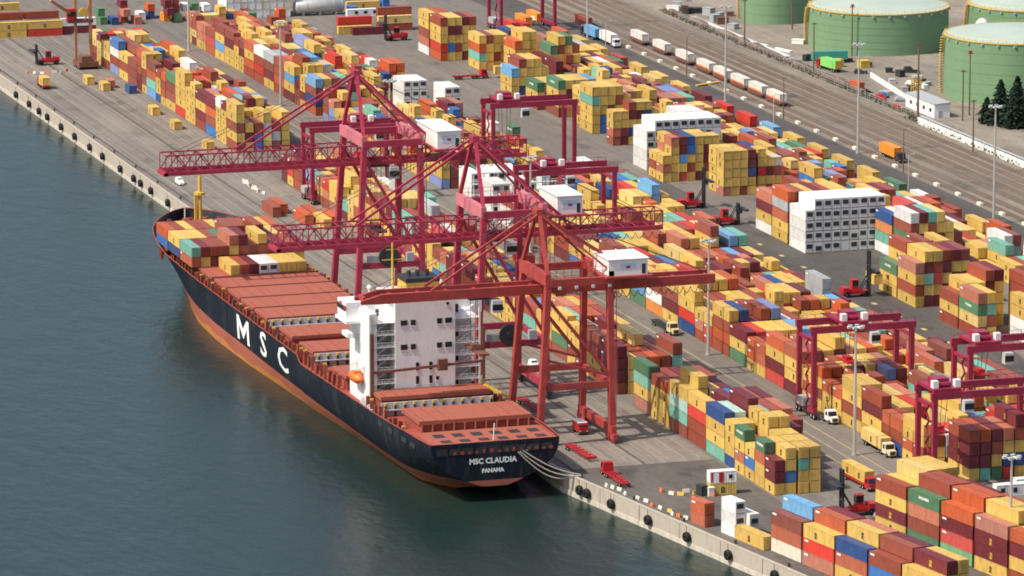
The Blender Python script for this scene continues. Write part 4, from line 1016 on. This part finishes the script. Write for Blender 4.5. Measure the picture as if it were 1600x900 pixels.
def chassis(t, y0, L, m, z=1.15):
    b = MB()
    for s in (-.45, .45): b.box(s-.12, s+.12, y0, y0+L, z-.35, z)
    for i in range(7): y = y0+.1+i*(L-.4)/6; b.box(-1.2, 1.2, y, y+.22, z-.14, z+.03)
    for s in (-1.12, 1.12): b.box(s-.07, s+.07, y0, y0+L, z-.12, z+.02)
    c = b.build('chassis', m, t)
    wheels(c, [(s, y0+L-k, .5) for s in (-.95, .95) for k in (1.4, 2.7)])
    b = MB(); b.box(-.8,-.6,y0+2.2,y0+2.4,.1,z-.3); b.box(.6,.8,y0+2.2,y0+2.4,.1,z-.3); b.build('landing_leg', m, c)
    return c
def truck(label, v, u, m, rz=0, L=12.4, mch=None, ln=2.4, bonnet=False, ch=True):
    """lorry whose cab points to local -Y"""
    t = thing('lorry', label, 'truck', (v, u, .02), rz, group='lorries and yard tractors')
    cab_unit(t, 0 if not bonnet else 1.1, m, 3.0, ln=ln)
    if bonnet:
        b = MB(); b.box(-.85, .85, -.4, 1.35, .6, 1.75); hd = b.build('bonnet', m, t)
        b = MB(); b.box(-.6, .6, -.46, -.38, .75, 1.55); b.build('grille', m_dark, hd)
    y = ln+(1.1 if bonnet else 0)
    b = MB(); b.box(-.5, .5, .5, y+2.6, .6, .95); b.build('frame', m_dark, t)
    wheels(t, [(s, .9, .5) for s in (-1, 1)]+[(s, y+k, .5) for s in (-1, 1) for k in (.9, 2.1)])
    if ch: chassis(t, y+.35, L, mch or m_red)
    return t
truck('cream bonneted lorry with empty chassis parked by a blue container', 72.6, 131.5, mat('cream_paint', (.66,.56,.30), .4), bonnet=True, mch=m_dark)
truck('white bonneted lorry beside the yard gantry legs', 75.6-1.2, 26.0, m_white, bonnet=True, ch=False)
truck('cream lorry with yellow container stopped beside a blue box', 74.6, -9.5, mat('pale_cream_paint', (.70,.62,.42), .4), bonnet=True, mch=m_dark)
truck('red yard tractor pulling two yellow boxes beside the empty lane', 58.6, -38.5, m_red, rz=NA*.3, L=12.6)
truck('red yard tractor with empty red chassis facing away near the mooring line', 8.2, -3.6, m_red, rz=math.pi-.02, L=12.4)
truck('red yard tractor and chassis on the far apron carrying a yellow box', 7.6, 566, m_red, rz=math.pi, L=6.8)
truck('red yard tractor with trailer parked in the far second road', 150.2, 536.5, m_red, rz=math.radians(90), L=9)
t = thing('trailer_chassis', 'long empty red trailer chassis lying beside the stern on the apron', 'trailer', (8.8, 8, .02), .05); chassis(t, 0, 14.5, m_red)
b = MB(); b.box(-1.25,1.25,-.3,.1,.7,1.2); b.build('drawbar', m_red, t)
t = thing('trailer_chassis', 'long red trailer chassis under the weathered quay crane portal', 'trailer', (12.6, 58, .02), .02); chassis(t, 0, 13.5, m_red)
t = thing('lorry', 'small maroon white-roofed service van between the weathered crane legs', 'van', (15.6, 33.5, .02)); cab_unit(t, 0, m_red, 2.6, ln=1.8)
b = MB(); b.box(-1.1,1.1,1.8,5.2,.6,2.7); v_ = b.build('van_body', m_red, t); b = MB(); b.box(-1.1,1.1,.7,5.2,2.7,2.85); b.build('roof_panel', m_white, v_); wheels(t, [(s,y,.42) for s in (-1,1) for y in (.8,4.2)], .42, .3)
def load(label, v, u, k, L=6.06, rz=0, z=1.2, nm=None, H=2.6, me=None):
    o = put(nm or ('twenty_foot_container' if L < 7 else 'forty_foot_container'), me or MC[(L, H)], None, (v, u, z), rz); o.color = (*PAL[k], 1); tag(o, label, 'container', 'containers on wheels or set crosswise')
    if k in 'Yy' and (nm or '').find('cabin') < 0: put('carrier_mark', ML, o, (-1.235, 0, 1.5))
    return o
load('pale yellow container on the cream lorry beside a blue box', 74.6, .6, 'y', 12.19, z=1.22)
load('front yellow box on the red yard tractor trailer', 58.9, -31.9, 'Y', rz=NA*.3, z=1.24)
load('rear yellow box on the red yard tractor trailer', 58.6, -25.7, 'Y', rz=NA*.3, z=1.24)
load('yellow box on a red chassis on the far apron', 7.6, 560.0, 'Y', z=1.24)
load('yellow box on the parked trailer in the far second road', 155.6, 536.5, 'Y', rz=math.radians(90), z=1.24)
load('maroon box at the far second road', 160.5, 545, 'R', 12.19, z=.02)
# orange rail-side lorry and others on the railway road
t = truck('orange container lorry on the edge of the railway tracks', 219.6, 345.5, m_dark, L=12.4, mch=m_dark)
load('bright orange container on the lorry beside the tracks', 219.6, 355.2, 'H', 12.19, z=1.24, H=2.9)
truck('dark lorry hauling a light blue container at the top by the rails', 210.5, 618, m_dark, rz=math.pi, L=12.4, mch=m_dark); load('light blue container on the lorry at the top by the rails', 210.5, 607.4, 'L', 12.19, z=1.24, H=2.9)
truck('white lorry with white container at the top by the rails', 211.5, 584, m_white, L=12.4, mch=m_dark); load('white container on the lorry at the top by the rails', 211.5, 593.8, 'W', 12.19, z=1.24, H=2.9)
for i, (v_, u_, k, lab) in enumerate(((190, 637, 'P', 'upright red box beneath the rail-side gantry'), (193.2, 634, 'P', 'second red box beneath the rail-side gantry'), (198.6, 648, 'H', 'orange box behind the rail-side gantry leg'), (205, 655, 'H', 'second orange box behind the rail-side gantry leg'), (218, 640, 'R', 'rust-red box beyond the light blue lorry'))):
    load(lab, v_, u_, k, 12.19, H=2.9, z=.03)
# ---- cars
def car(label, v, u, m, rz=0, h=1.5, L=4.5):
    t = thing('parked_car', label, 'car', (v, u, .02), rz, group='cars and vans')
    b = MB(); w_ = .9; y = L/2
    b.prism([(-w_,-y+.3),(-w_+.25,-y),(w_-.25,-y),(w_,-y+.3),(w_,y-.2),(w_-.2,y),(-w_+.2,y),(-w_,y-.2)], .35, .85); b.add([(-w_,-y*.35,.85),(w_,-y*.35,.85),(w_,y*.9,.85),(-w_,y*.9,.85),(-w_+.15,-y*.05,h),(w_-.15,-y*.05,h),(w_-.15,y*.75,h),(-w_+.15,y*.75,h)], CUBE); o = b.build('body', m, t)
    b = MB(); b.add([(-w_+.08,-y*.33,.9),(w_-.08,-y*.33,.9),(w_-.2,-y*.07,h-.06),(-w_+.2,-y*.07,h-.06)], [(0,1,2,3)]); b.build('windscreen', m_glass, o)
    wheels(t, [(s*.82, q, .33) for s in (-1,1) for q in (-y*.62, y*.6)], .33, .22)
m_silver = mat('silver_car_paint', (.5,.51,.52), .3, metal=.4)
car('white car on the railway road at the top', 203, 652, m_white); car('black van parked before the largest tank', 286.5, 505, m_dark, math.radians(80), 2.0, 5.4)
car('silver car left of the teal trailer', 258, 538, m_silver, 1.2); car('dark car beside the lime trailer', 270, 508, m_dark, 1.3); car('red car beside the rail fence', 257, 457, m_red, .2, 1.7)
car('blue car behind the red car by the fence', 259.5, 461, mat('blue_car_paint', (.05,.14,.32), .3), .2); car('silver pickup near the white shed', 262, 452, m_silver, 1.4); car('white car among the tank pipework', 277, 480, m_white, .9); car('black car by the low white wall', 273, 470, m_dark, .4)
car('dark red car behind the white shed', 254.5, 437, m_red, .1); car('orange car at the right edge of the sandy lot', 276, 372, m_oran, 1.4); car('silver car behind the nearest red lifter', 52.2, -61, m_silver, 1.5); car('grey car near the lorry lane end', 64, -37.5, m_silver, 1.5)
car('white service van on the apron ahead of the bow', 6.5, 377, m_white, 0, 1.9, 5.0); car('white van under the middle quay crane', 27, 106, m_white, 0, 2.0, 5); car('silver car by the far red barriers', 165, 640, m_silver, .8)
# ---- top lifters
def lifter(label, v, u, face=1, mast_h=11.5, carry=None):
    t = thing('top_lifter', label, 'container lifter', (v, u, .02), 0 if face > 0 else math.pi, group='red container lifters')
    b = MB(); b.prism([(-4.2,-1.3),(2.6,-1.3),(2.6,1.3),(-4.2,1.3)], .8, 1.7); b.box(-4.3, -2.6, -1.5, 1.5, 1.2, 2.6); b.box(-2.6, 1.2, -1.0, 1.0, 1.7, 2.1); bd = b.build('body', m_red, t)
    b = MB(); b.box(-1.6, .1, -.8, .8, 2.1, 4.4); b.box(-1.7,.2,-.9,.9,4.4,4.55); c = b.build('cab', m_red, t)
    b = MB(); b.box(-1.45, .14, -.84, .84, 2.9, 4.2); b.build('cab_window', m_glass, c)
    wheels(t, [(0,0,0)][:0])
    for x, y in ((2.0,-1.5),(2.0,1.5),(2.0,-.9),(2.0,.9),(-3.2,-1.3),(-3.2,1.3)):
        w_ = put('tyre', MB().lathe([(.35,-.3),(.78,-.3),(.85,-.15),(.85,.15),(.78,.3),(.35,.3)], n=12, axis='y').mesh('tyre', m_black) if 'lt' not in WHEEL else WHEEL['lt'], t, (x,y,.85)); WHEEL['lt'] = w_.data
    b = MB()
    for y in (-.75, .75): b.box(3.0, 3.5, y-.22, y+.22, .3, mast_h)
    for z in (.6, mast_h*.33, mast_h*.66, mast_h-.4): b.box(3.05, 3.45, -.75, .75, z, z+.35)
    b.build('mast', m_dark, t)
    b = MB(); b.beam((1.0,-.6,2.0), (3.1,-.6,5.5), .22); b.beam((1.0,.6,2.0), (3.1,.6,5.5), .22); b.build('tilt_cylinder', m_dark, t)
    zc = mast_h*.5 if carry else mast_h*.62
    b = MB(); b.box(3.5, 4.1, -1.2, 1.2, zc-.5, zc+.9); b.box(4.1, 5.4, -3.05, 3.05, zc+.3, zc+.75); b.build('spreader', m_dark, t)
    return t
lifter('red container lifter with tall dark mast before the mid-yard yellow pile', 136.0, 296.5, 1)
lifter('red container lifter standing left of the stack behind the white wall', 136.4, 269.2, 1, 6.0)
lifter('red container lifter holding a yellow box in the yard road', 134.2, 164.6, 1, 12, True)
load('yellow box held up by the lifter in the yard road', 139.0, 164.6, 'Y', z=3.4)
lifter('nearest red container lifter with dark mast at the lower right', 47.2, -56.8, -1, 10.5)
lifter('far red lifter at the end of the second road', 144.5, 624, -1, 9)
lifter('red lifter among barrels at the far upper left apron', 19.0, 608, -1, 7)
t = truck('dark red yard tractor standing alone in the yard road', 131.4, 264.5, mat('dark_red_cab', (.2,.03,.04), .45), ch=False)
# ---- harbour crane, upper left
t = thing('harbour_crane', 'orange-brown mobile harbour crane at the far upper left', 'crane', (30, 597, 0))
b = MB(); b.box(-3.2,3.4,-4,5,.9,2.6); b.box(-2.2,1.0,-3.6,1,2.6,4.4); base = b.build('carrier', m_rust, t); wheels(t, [(s,y,.6) for s in (-2.9,2.9) for y in (-3,-1,1.5,3.8)], .65, .5)
m_obr = mat('faded_orange_steel', (.42,.19,.085), .6, var=.25)
b = MB(); b.box(1.2,2.2,-.5,.5,2.6,44); b.build('column', m_obr, t); b = MB(); b.box(-3.4,-2.5,1.2,2.0,2.6,42); b.build('column', m_obr, t)
b = MB(); b.box(-6,2.6,-.6,2.2,15.2,16.3); b.build('platform', m_rust, t); b = MB(); b.box(-6.2,-3.6,-1,1.6,16.3,20); cb = b.build('operator_cab', m_red, t); b = MB(); b.box(-6.25,-3.55,-1.05,-.9,17.5,19.2); b.build('cab_window', m_glass, cb)
b = MB(); b.beam((-3,1,17), (-13,-6,24), .8); b.beam((0,0,16), (2,0,24), .4); b.build('jib', m_obr, t); b = MB(); b.lathe([(1.4,-.4),(1.4,.4)], (-.6,.4,18.6), 14, 'y'); b.cyl((-.6,0,18.6),(-.6,.8,18.6),1.35,n=14); b.build('winch_drum', m_yel, t)
# ================================================================== TRAIN
m_cream = mat('dirty_white_box', (.66,.61,.52), .6, var=.15, rust=.3)
for i, u_ in enumerate((592, 569, 546, 525, 508.5, 492, 475.5, 459)):
    t = thing('rail_wagon', 'rusty flat rail wagon, %s from the front of the train' % ORD[7-i], 'rail wagon', (222.2, u_, .34), group='wagons of the container train')
    b = MB(); b.box(-1.3,1.3,-7.2,7.2,.75,1.1); b.box(-1.35,-1.15,-6,6,.35,1.5); b.box(1.15,1.35,-6,6,.35,1.5); b.build('deck', m_rust, t)
    for y in (-5.6, 5.6):
        b = MB(); b.box(-1.1,1.1,y-1.1,y+1.1,.3,.7)
        for k in (-.75,.75): b.cyl((-.85,y+k,.42), (.85,y+k,.42), .42, n=10)
        b.build('bogie', m_dark, t)
    o = put('forty_foot_container', MC[(12.19,2.6)], None, (222.2, u_, 1.46), 0); o.color = (.64,.60,.53,1); tag(o, 'dirty white container on the rail wagon, %s from the front of the train' % ORD[7-i], 'container', 'white containers on the train')
    if i > 2:
        b = MB(); b.box(-1.26,-1.235,-5.6,5.6,.25,.85); b.build('orange_stripe', m_oran, o)
# kerb blocks along the track edge
kb = MB().prism([(-.5,-1.3),(.5,-1.3),(.5,1.3),(-.5,1.3)], 0, .8).mesh('concrete_block', mat('white_concrete', (.72,.68,.58), .85, var=.12))
for i in range(26):
    tag(put('concrete_block', kb, None, (215.2, 632-i*16.2, .02)), 'white concrete block beside the rails, %s from the top' % ORD[i], 'concrete block', 'white blocks along the track')
t = thing('loading_ramp', 'yellow folding ramp lying across the railway road', 'ramp', (214.5, 501, .02)); MB().beam((-4.8,-1.5,.3),(4.6,2.2,.5),1.2,.35).build('deck', m_yel, t); MB().box(-.3,.3,-.5,1.2,0,.6).build('support', m_yel, t)
# ================================================================== TANK YARD
t = thing('rail_barrier', 'white panelled barrier wall with dark pipe beside the railway', 'barrier', (251, 0, 0))
bp = MB().box(-.25,.25,-1.4,1.4,0,2.0).mesh('panel', m_white)
for i in range(48): put('panel', bp, t, (0, 410-i*3.05, 0))
MB().cyl((.9,412,2.3),(.9,264,2.3),.28,n=8).build('pipe', m_grey, t)
for i in range(24): MB().box(.75,1.05,405-i*6.1,405.3-i*6.1,0,2.3).build('pipe_support', m_dark, t)
t = thing('shed', 'long white shed with grey roof in front of the nearer green tank', 'shed', (259.4, 418, 0))
b = MB(); b.box(0,5.2,0,24,0,4.3); sh = b.build('wall', m_white, t); b = MB(); b.add([(-.2,-.3,4.3),(5.4,-.3,4.3),(5.4,24.3,4.3),(-.2,24.3,4.3),(-.2,-.3,4.45),(5.4,-.3,4.9),(5.4,24.3,4.9),(-.2,24.3,4.45)], CUBE); b.build('roof', m_grey, t)
for i in range(4): MB().box(-.06,.02,2.5+i*5.4,4.2+i*5.4,1.6,2.7).build('window', m_glass, sh)
MB().box(1.4,2.6,-.06,.02,0,2.2).build('door', m_grey, sh)
t = thing('low_wall', 'low white wall running back from the white shed', 'wall', (0,0,0)); MB().beam((263,443,.8),(270.5,500,.8),.5,1.6).build('wall', m_white, t)
def box_thing(name, label, cat, v, u, dx, dy, h, m, rz=0, extra=None):
    t = thing(name, label, cat, (v,u,.02), rz); b = MB(); b.box(-dx/2,dx/2,-dy/2,dy/2,.0,h); o = b.build('body', m, t); b = MB(); b.box(-dx/2-.1,dx/2+.1,-dy/2-.1,dy/2+.1,h,h+.15); b.build('lid', m, t); return t
m_teal = mat('teal_paint', (.05,.30,.25), .5); m_lime = mat('lime_paint', (.22,.58,.13), .5)
def trailer(label, v, u, m, rz, mc, L=12.0):
    t = thing('semi_trailer', label, 'trailer', (v,u,.02), rz); b = MB(); b.box(-1.25,1.25,0,L,1.2,4.0); o = b.build('box_body', m, t); b = MB(); b.box(-1.2,1.2,L-.02,L+.04,1.3,3.9); b.build('rear_door', m_yel, o); b = MB(); b.box(-.5,.5,.5,L,.8,1.2); b.build('frame', m_dark, t)
    wheels(t, [(s,L-k,.5) for s in (-1,1) for k in (1.2,2.4)])
    if mc: cab_unit(t, -3.4, mc, 3.1, ln=2.3); wheels(t, [(s,y,.5) for s in (-1,1) for y in (-2.6,-.4)]); MB().box(-.5,.5,-2,.6,.6,.95).build('tractor_frame', m_dark, t)
trailer('teal trailer parked crosswise before the largest tank', 262.4, 533, m_teal, math.radians(-97), None)
trailer('lime green lorry trailer with red cab beside the rail fence', 262.2, 521.5, m_lime, math.radians(188), m_red, 10)
o = load('rust-red and ochre box standing by the rail fence', 257.2, 478.5, 'O', z=.02, rz=.1); 
t = thing('pipe_rack', 'yellow pipework beside the nearer green tank', 'pipework', (272.5, 462, 0))
for i in range(5): MB().beam((i*1.6-3,i*2,.0),(i*1.6-3,i*2,5.5-.5*i),.35).build('post', m_yel, t)
for z in (2.2, 3.6): MB().beam((-3.4,-.4,z),(3.8,8.4,z),.3).build('pipe', m_yel, t)
rj = random.Random(5)
for i in range(16):
    v_ = rj.uniform(262,284); u_ = rj.uniform(462,540); k = rj.choice([m_white,m_grey,m_rust,m_lgrey,m_dark,m_yel])
    box_thing('equipment_box', 'small %s box in the tank yard, %s of the loose row' % ({m_white:'white',m_grey:'grey',m_rust:'rusty',m_lgrey:'pale grey',m_dark:'dark',m_yel:'yellow'}[k], ORD[i]), 'equipment', v_, u_, rj.uniform(1.2,3.4), rj.uniform(1.5,4), rj.uniform(.8,2.4), k, rj.uniform(0,1.5))
for i in range(3): box_thing('white_slab', 'long low white slab on the sandy ground, %s from the left' % ORD[i], 'slab', 256.5+i*3.2, 590-i*14.5, 1.2, 9, .5, m_white, .25)
# scrub and fence line along the embankment
rj = random.Random(9); vs = []; fs = []
for k in range(2600):
    u_ = rj.uniform(290, 660); v_ = 251.5+rj.gauss(0,.7)+(2.5 if u_ > 420 else 0); z = rj.uniform(0,1.0); a = rj.uniform(0,3.14); s = rj.uniform(.25,.6); n = len(vs)
    dx, dy = math.cos(a)*s, math.sin(a)*s; vs += [(v_-dx,u_-dy,z),(v_+dx,u_+dy,z+rj.uniform(-.2,.3)),(v_+rj.uniform(-.3,.3),u_,z+s*1.4)]; fs.append((n,n+1,n+2))
me = bpy.data.meshes.new('trackside_scrub'); me.from_pydata(vs, [], fs); me.materials.append(mat('dry_scrub', (.12,.105,.055), .9, var=.4)); tag(put('trackside_scrub', me), 'dry low scrub along the railway embankment', 'scrub', kind='stuff')
t = thing('chain_fence', 'grey post and wire fence along the railway embankment', 'fence', (253,0,0))
fp = MB().box(-.07,.07,-.07,.07,0,2.4).mesh('post', m_grey)
for i in range(60): put('post', fp, t, (0, 640-i*3.9, 0))
for z in (.7,1.5,2.3): MB().box(-.03,.03,410,640,z-.03,z+.03).build('wire', m_grey, t)
def conifer(label, v, u, h, r, seed):
    rr = random.Random(seed); t = thing('conifer_tree', label, 'tree', (v,u,0), group='dark conifers by the tank')
    b = MB(); b.lathe([(.28,0),(.2,h*.4),(.05,h)], n=7)
    vs = []; fs = []
    n_b = int(h*16)
    for k in range(n_b):
        f = (k/n_b)**.85; z = h*(.06+.92*f); ln = r*min(1,(1-f)*1.35)**.75*rr.uniform(.45,1.2)*(1+.22*math.sin(k*.35+seed))+.2; a = k*2.4+rr.uniform(-.5,.5)
        if k % 3 == 0: b.beam((0,0,z), (math.cos(a)*ln*.8, math.sin(a)*ln*.8, z-.3*ln), .06)
        for q in range(20):
            s = rr.uniform(.12,1); cx, cy, cz = math.cos(a)*ln*s, math.sin(a)*ln*s, z-.32*ln*s+rr.uniform(-.15,.15); w_ = .42*(1.15-s*.5); n = len(vs)
            d = Vector((rr.uniform(-1,1),rr.uniform(-1,1),rr.uniform(-.5,.3))).normalized()*w_*1.5; e = Vector((rr.uniform(-1,1),rr.uniform(-1,1),rr.uniform(-.4,.4))).normalized()*w_
            c = Vector((cx,cy,cz)); vs += [tuple(c-d),tuple(c+e),tuple(c+d),tuple(c-e)]; fs.append((n,n+1,n+2,n+3))
    b.build('trunk', m_bark, t); me = bpy.data.meshes.new('crown'); me.from_pydata(vs, [], fs); me.materials.append(m_leaf); put('crown', me, t)
for i, (v_, u_, h, r, lab) in enumerate(((288.4,389,12.8,3.2,'dark conifer half cut off by the right edge'),(279.2,399,14,3.2,'tallest dark conifer at the back of the clump'),(286.5,394,13.5,3.2,'dark conifer behind the right-edge one'),(271.2,404,7.5,2.6,'small round-topped dark conifer left of the taller ones'),(273.6,399,13.2,3.0,'tall dark conifer second from the left of the clump'),(277.4,396,12.0,3.2,'dark conifer in the middle of the clump'),(280.6,393.5,13.0,3.3,'tall dark conifer third from the right edge'),(284.4,391,12.5,3.2,'dark conifer at the right edge of the photo'),(282,386,9.5,3.0,'shorter dark conifer before the right-edge one'),(275.5,393,9,2.8,'bushy dark conifer in front of the clump'))): conifer(lab, v_, u_, h*1.1, r*1.5, i)
# ================================================================== APRON CLUTTER
jb = MB().add([(-.3,-.75,0),(.3,-.75,0),(.3,.75,0),(-.3,.75,0),(-.1,-.75,.75),(.1,-.75,.75),(.1,.75,.75),(-.1,.75,.75)], CUBE)
m_bw = mat('dusty_white_concrete', (.58,.54,.46), .9, var=.2)
jw = jb.mesh('barrier_block', m_bw); jy = jb.mesh('barrier_block', m_yel); jo = jb.mesh('barrier_block', m_oran)
for i, q in enumerate((16.5,18.6,21,25,30,33,37,40,43.5,46,48,50.5)):
    k = [jw,jw,jw,jw,jw,jw,jo,jw,jy,jw,jo,jw][i]
    o = put('barrier_block', k, None, NZ(1.5+.4*((i*7) % 3), q, .02), NA+.2*((i % 3)-1)); tag(o, '%s barrier block on the near quay edge, %s past the stern' % ({jw:'white',jy:'yellow',jo:'orange'}[k], ORD[i]), 'barrier block', 'barrier blocks on the near quay edge')
for i, (p, q) in enumerate(((10,26),(10.6,29.5),(12,31),(14.5,29),(15.5,31.5),(17,33),(18,35),(12.6,36))):
    k = [jo,jw,jy,jw,jy,jy,jo,jo][i]
    o = put('barrier_block', k, None, NZ(p,q,.02), .5*i); tag(o, '%s barrier block scattered behind the red chassis, %s from the left' % ({jw:'white',jy:'yellow',jo:'orange'}[k], ORD[i]), 'barrier block', 'scattered barrier blocks')
for i in range(14):
    o = put('barrier_block', jw, None, (25.4+.5*math.sin(i*2.1), 376-i*1.65, .02), .7*math.sin(i)); tag(o, 'white barrier block in the far apron row, %s from the far end' % ORD[i], 'barrier block', 'row of white blocks on the apron')
for i in range(7):
    o = put('barrier_block', jw if i % 3 else jo, None, (9+2.2*i, 592-1.5*(i % 3), .02), .4*i); tag(o, '%s block near the far red lifter, %s from the left' % ('white' if i % 3 else 'orange', ORD[i]), 'barrier block', 'blocks around the far red lifter')
# white cabin with crimson door on a yellow box, set crosswise
rq = R_(90)-.05
load('yellow box lying crosswise under the white site cabin', *NZ(20.9,33.5)[:2], 'Y', rz=rq, z=.02)
o = load('white site cabin with crimson door stacked on a yellow box', *NZ(20.9,33.5)[:2], 'W', rz=rq, z=2.64, nm='site_cabin'); o['category'] = 'cabin'
MB().box(-1.26,-1.21,-.1,.95,.15,2.35).build('door', m_red, o); MB().box(-1.25,-1.21,-2.1,-1.3,.9,1.8).build('window', m_glass, o); MB().box(-1.25,-1.21,2.35,2.75,.2,2.4).build('panel', m_red, o)
box_thing('generator', 'dark generator box standing left of the site cabin', 'generator', *NZ(16.2,33.0)[:2], 1.6, 2.4, 2.2, m_dark, .2); box_thing('water_cube', 'white container cube between generator and site cabin', 'tank', *NZ(17.6,34.2)[:2], 1.3, 1.6, 1.8, m_white, .1)
for i, (v_, u_, w_) in enumerate(((88.6,-50,12.19),(95,-46,12.19))):
    o = load('long white office cabin at the right edge, %s' % ('front one' if i == 0 else 'rear one'), v_, u_, 'W', w_, rz=R_(90), z=.02, nm='office_cabin'); o['category'] = 'cabin'
    for k in range(4): MB().box(-1.25,-1.21,-4.6+k*2.9,-3.6+k*2.9,.8,1.9).build('window', m_glass, o)
# far end of the terminal: crosswise boxes, white stacks, silos
far = [(20,671,'Y',2),(20,671,'Y',1),(32.6,671,'P',1),(32.6,671,'Y',2),(20,676,'R',3),(32.6,676,'R',3),(20,681,'Y',4),(45.2,674,'M',1),(45.2,674,'W',2),(8,671,'Y',1),(8,671,'Y',2),(8,676,'R',3),(-1,681,'Y',3)]
for i, (v_, u_, k, tr) in enumerate(far[:-1]):
    load('%s box lying crosswise at the far upper left, %s of that group' % (CN[k], ORD[i]), v_, u_, k, 12.19, rz=R_(90), z=.02+(tr-1)*2.62)
load('white box lying crosswise at the top left edge', 14, 694, 'W', 12.19, rz=R_(90), z=.02)
for i, (v_, u_, k, tr) in enumerate(((151,646,'R',1),(151,646,'y',2),(151.6,649,'R',1),(151.6,649,'R',2),(151.6,649,'R',3),(140,640,'M',1),(136,644,'Y',1),(137,648,'P',1),(137,648,'P',2))):
    load('%s crosswise box at the far second road end, %s of group' % (CN[k], ORD[i]), v_, u_, k, 12.19, rz=R_(90), z=.02+(tr-1)*2.62)
rj = random.Random(3)
cnt = 0
for i in range(11):
    for tr in range(rj.choice((1,2,2,3))):
        k = rj.choice('WOMKWTOBRGSHZ'); cnt += 1
        load('%s box end-on in the far colourful yard, %s column, %s up' % (CN[k], ORD[i], ORD[tr]), 58+i*3.8+rj.uniform(-.4,.4), 690+rj.uniform(-3,12), k, 6.06, z=.02+tr*2.62)
for i in range(9):
    for tr in range(4):
        load('tall white box stack at the top, %s column, %s up' % (ORD[i], ORD[tr]), 103+i*2.6, 694, 'W' if (i+tr) % 3 else 'C', 12.19, z=.02+tr*2.92, H=2.9)
t = thing('silver_tank', 'large ribbed silver tank lying on its side at the top', 'tank', (136, 690, 0))
b = MB(); b.lathe([(.1,-9.2),(1.8,-9),(2.5,-8.5),(2.5,8.5),(1.8,9),(.1,9.2)], (0,0,3.1), 28, 'x'); b.build('shell', m_galv, t, smooth=True)
for k in range(6): MB().lathe([(2.56,-.12),(2.56,.12)], (-8+k*3.2,0,3.1), 28, 'x').build('band', m_lgrey, t)
for x in (-6,0,6): MB().box(x-.4,x+.4,-1.8,1.8,0,1.6).build('saddle', m_grey, t)
o = load('white windowed cabin at the top behind the red crosswise boxes', 150, 682, 'W', 12.19, rz=R_(90), z=.02, nm='office_cabin'); o['category'] = 'cabin'
for k in range(3): MB().box(-1.25,-1.21,-4.6+k*3.4,-3.4+k*3.4,1.0,2.0).build('window', m_glass, o)
load('bright blue box at the top edge', 163, 700, 'b', 6.06, z=.02); load('second blue box at the top edge, raised', 163, 700, 'b', 6.06, z=2.64); load('yellow box left of the bright blue one', 155, 700, 'Y', 12.19, rz=R_(90), z=.02)
load('blue tank box beside the silver silos', 148.2, 690, 'b', 6.06, z=.02)
# white reefer rack behind the middle crane
t = thing('refrigerated_rack', 'white steel refrigerated-box rack behind the middle quay crane', 'rack', (77.6, 300, 0))
for i in range(7):
    for j in range(2): MB().box(i*3.1-.12,i*3.1+.12,j*18-.12,j*18+.12,0,9.4).build('post', m_white, t)
for z in (3.0, 6.1, 9.2):
    for j in range(2): MB().box(-.3,18.9,j*18-.7,j*18+.7,z,z+.2).build('walkway', m_lgrey, t); MB().box(-.3,18.9,j*18-.7,j*18-.62,z+1.0,z+1.08).build('handrail', m_white, t)

# pipework, berm and small plant round the tanks
t = thing('process_column', 'white process column with red pipework between the two larger tanks', 'column', (318, 520, 0))
b = MB(); b.lathe([(2.2,0),(2.2,13),(1.2,14.2),(.1,14.6)], n=16); b.build('vessel', m_white, t, smooth=True)
for i in range(5): MB().box(3+i*2.2,4.4+i*2.2,-3,1,0,4+2*(i % 3)).build('module', [m_red, m_grey, m_white, m_red, m_dark][i], t)
for z in (3,6,9): MB().beam((0,-2.5,z),(14,-2.5,z),.5).build('pipe', m_red, t)
t = thing('pipeline', 'long low grey pipeline crossing the sandy ground behind the fence', 'pipeline', (0,0,0))
for i in range(3): MB().cyl((258+i*.7,640,.7),(258+i*.7,545,.7),.25,n=7).build('pipe', m_lgrey, t)
for i in range(16): MB().box(257.6,260,546+i*6.2,546.3+i*6.2,0,.5).build('support', m_dark, t)
b = MB(); n = 30; vs = []
rj = random.Random(8)
for i in range(n+1):
    u_ = 470+i*6.2; h_ = .8+1.6*rj.random(); w_ = rj.uniform(-.6,.6)
    vs += [(253.6+w_,u_,0),(255.2+w_,u_,h_),(256.8+w_,u_,h_*.9),(259.5+w_,u_,0)]
b.add(vs, [(i*4+j,i*4+j+1,i*4+j+5,i*4+j+4) for i in range(n) for j in range(3)]); o = b.build('embankment', g_track); tag(o, kind='structure')
rj = random.Random(21)
for i in range(14):
    v_ = rj.uniform(266,282); u_ = rj.uniform(575,690); k = rj.choice([m_white,m_grey,m_rust,m_lgrey,m_dark])
    box_thing('equipment_box', 'small %s unit on the ground left of the top tank, %s of that scatter' % ({m_white:'white',m_grey:'grey',m_rust:'rusty',m_lgrey:'pale grey',m_dark:'dark'}[k], ORD[i]), 'equipment', v_-8, u_, rj.uniform(1.2,3.6), rj.uniform(1.5,5), rj.uniform(.8,3), k, rj.uniform(0,1.5))
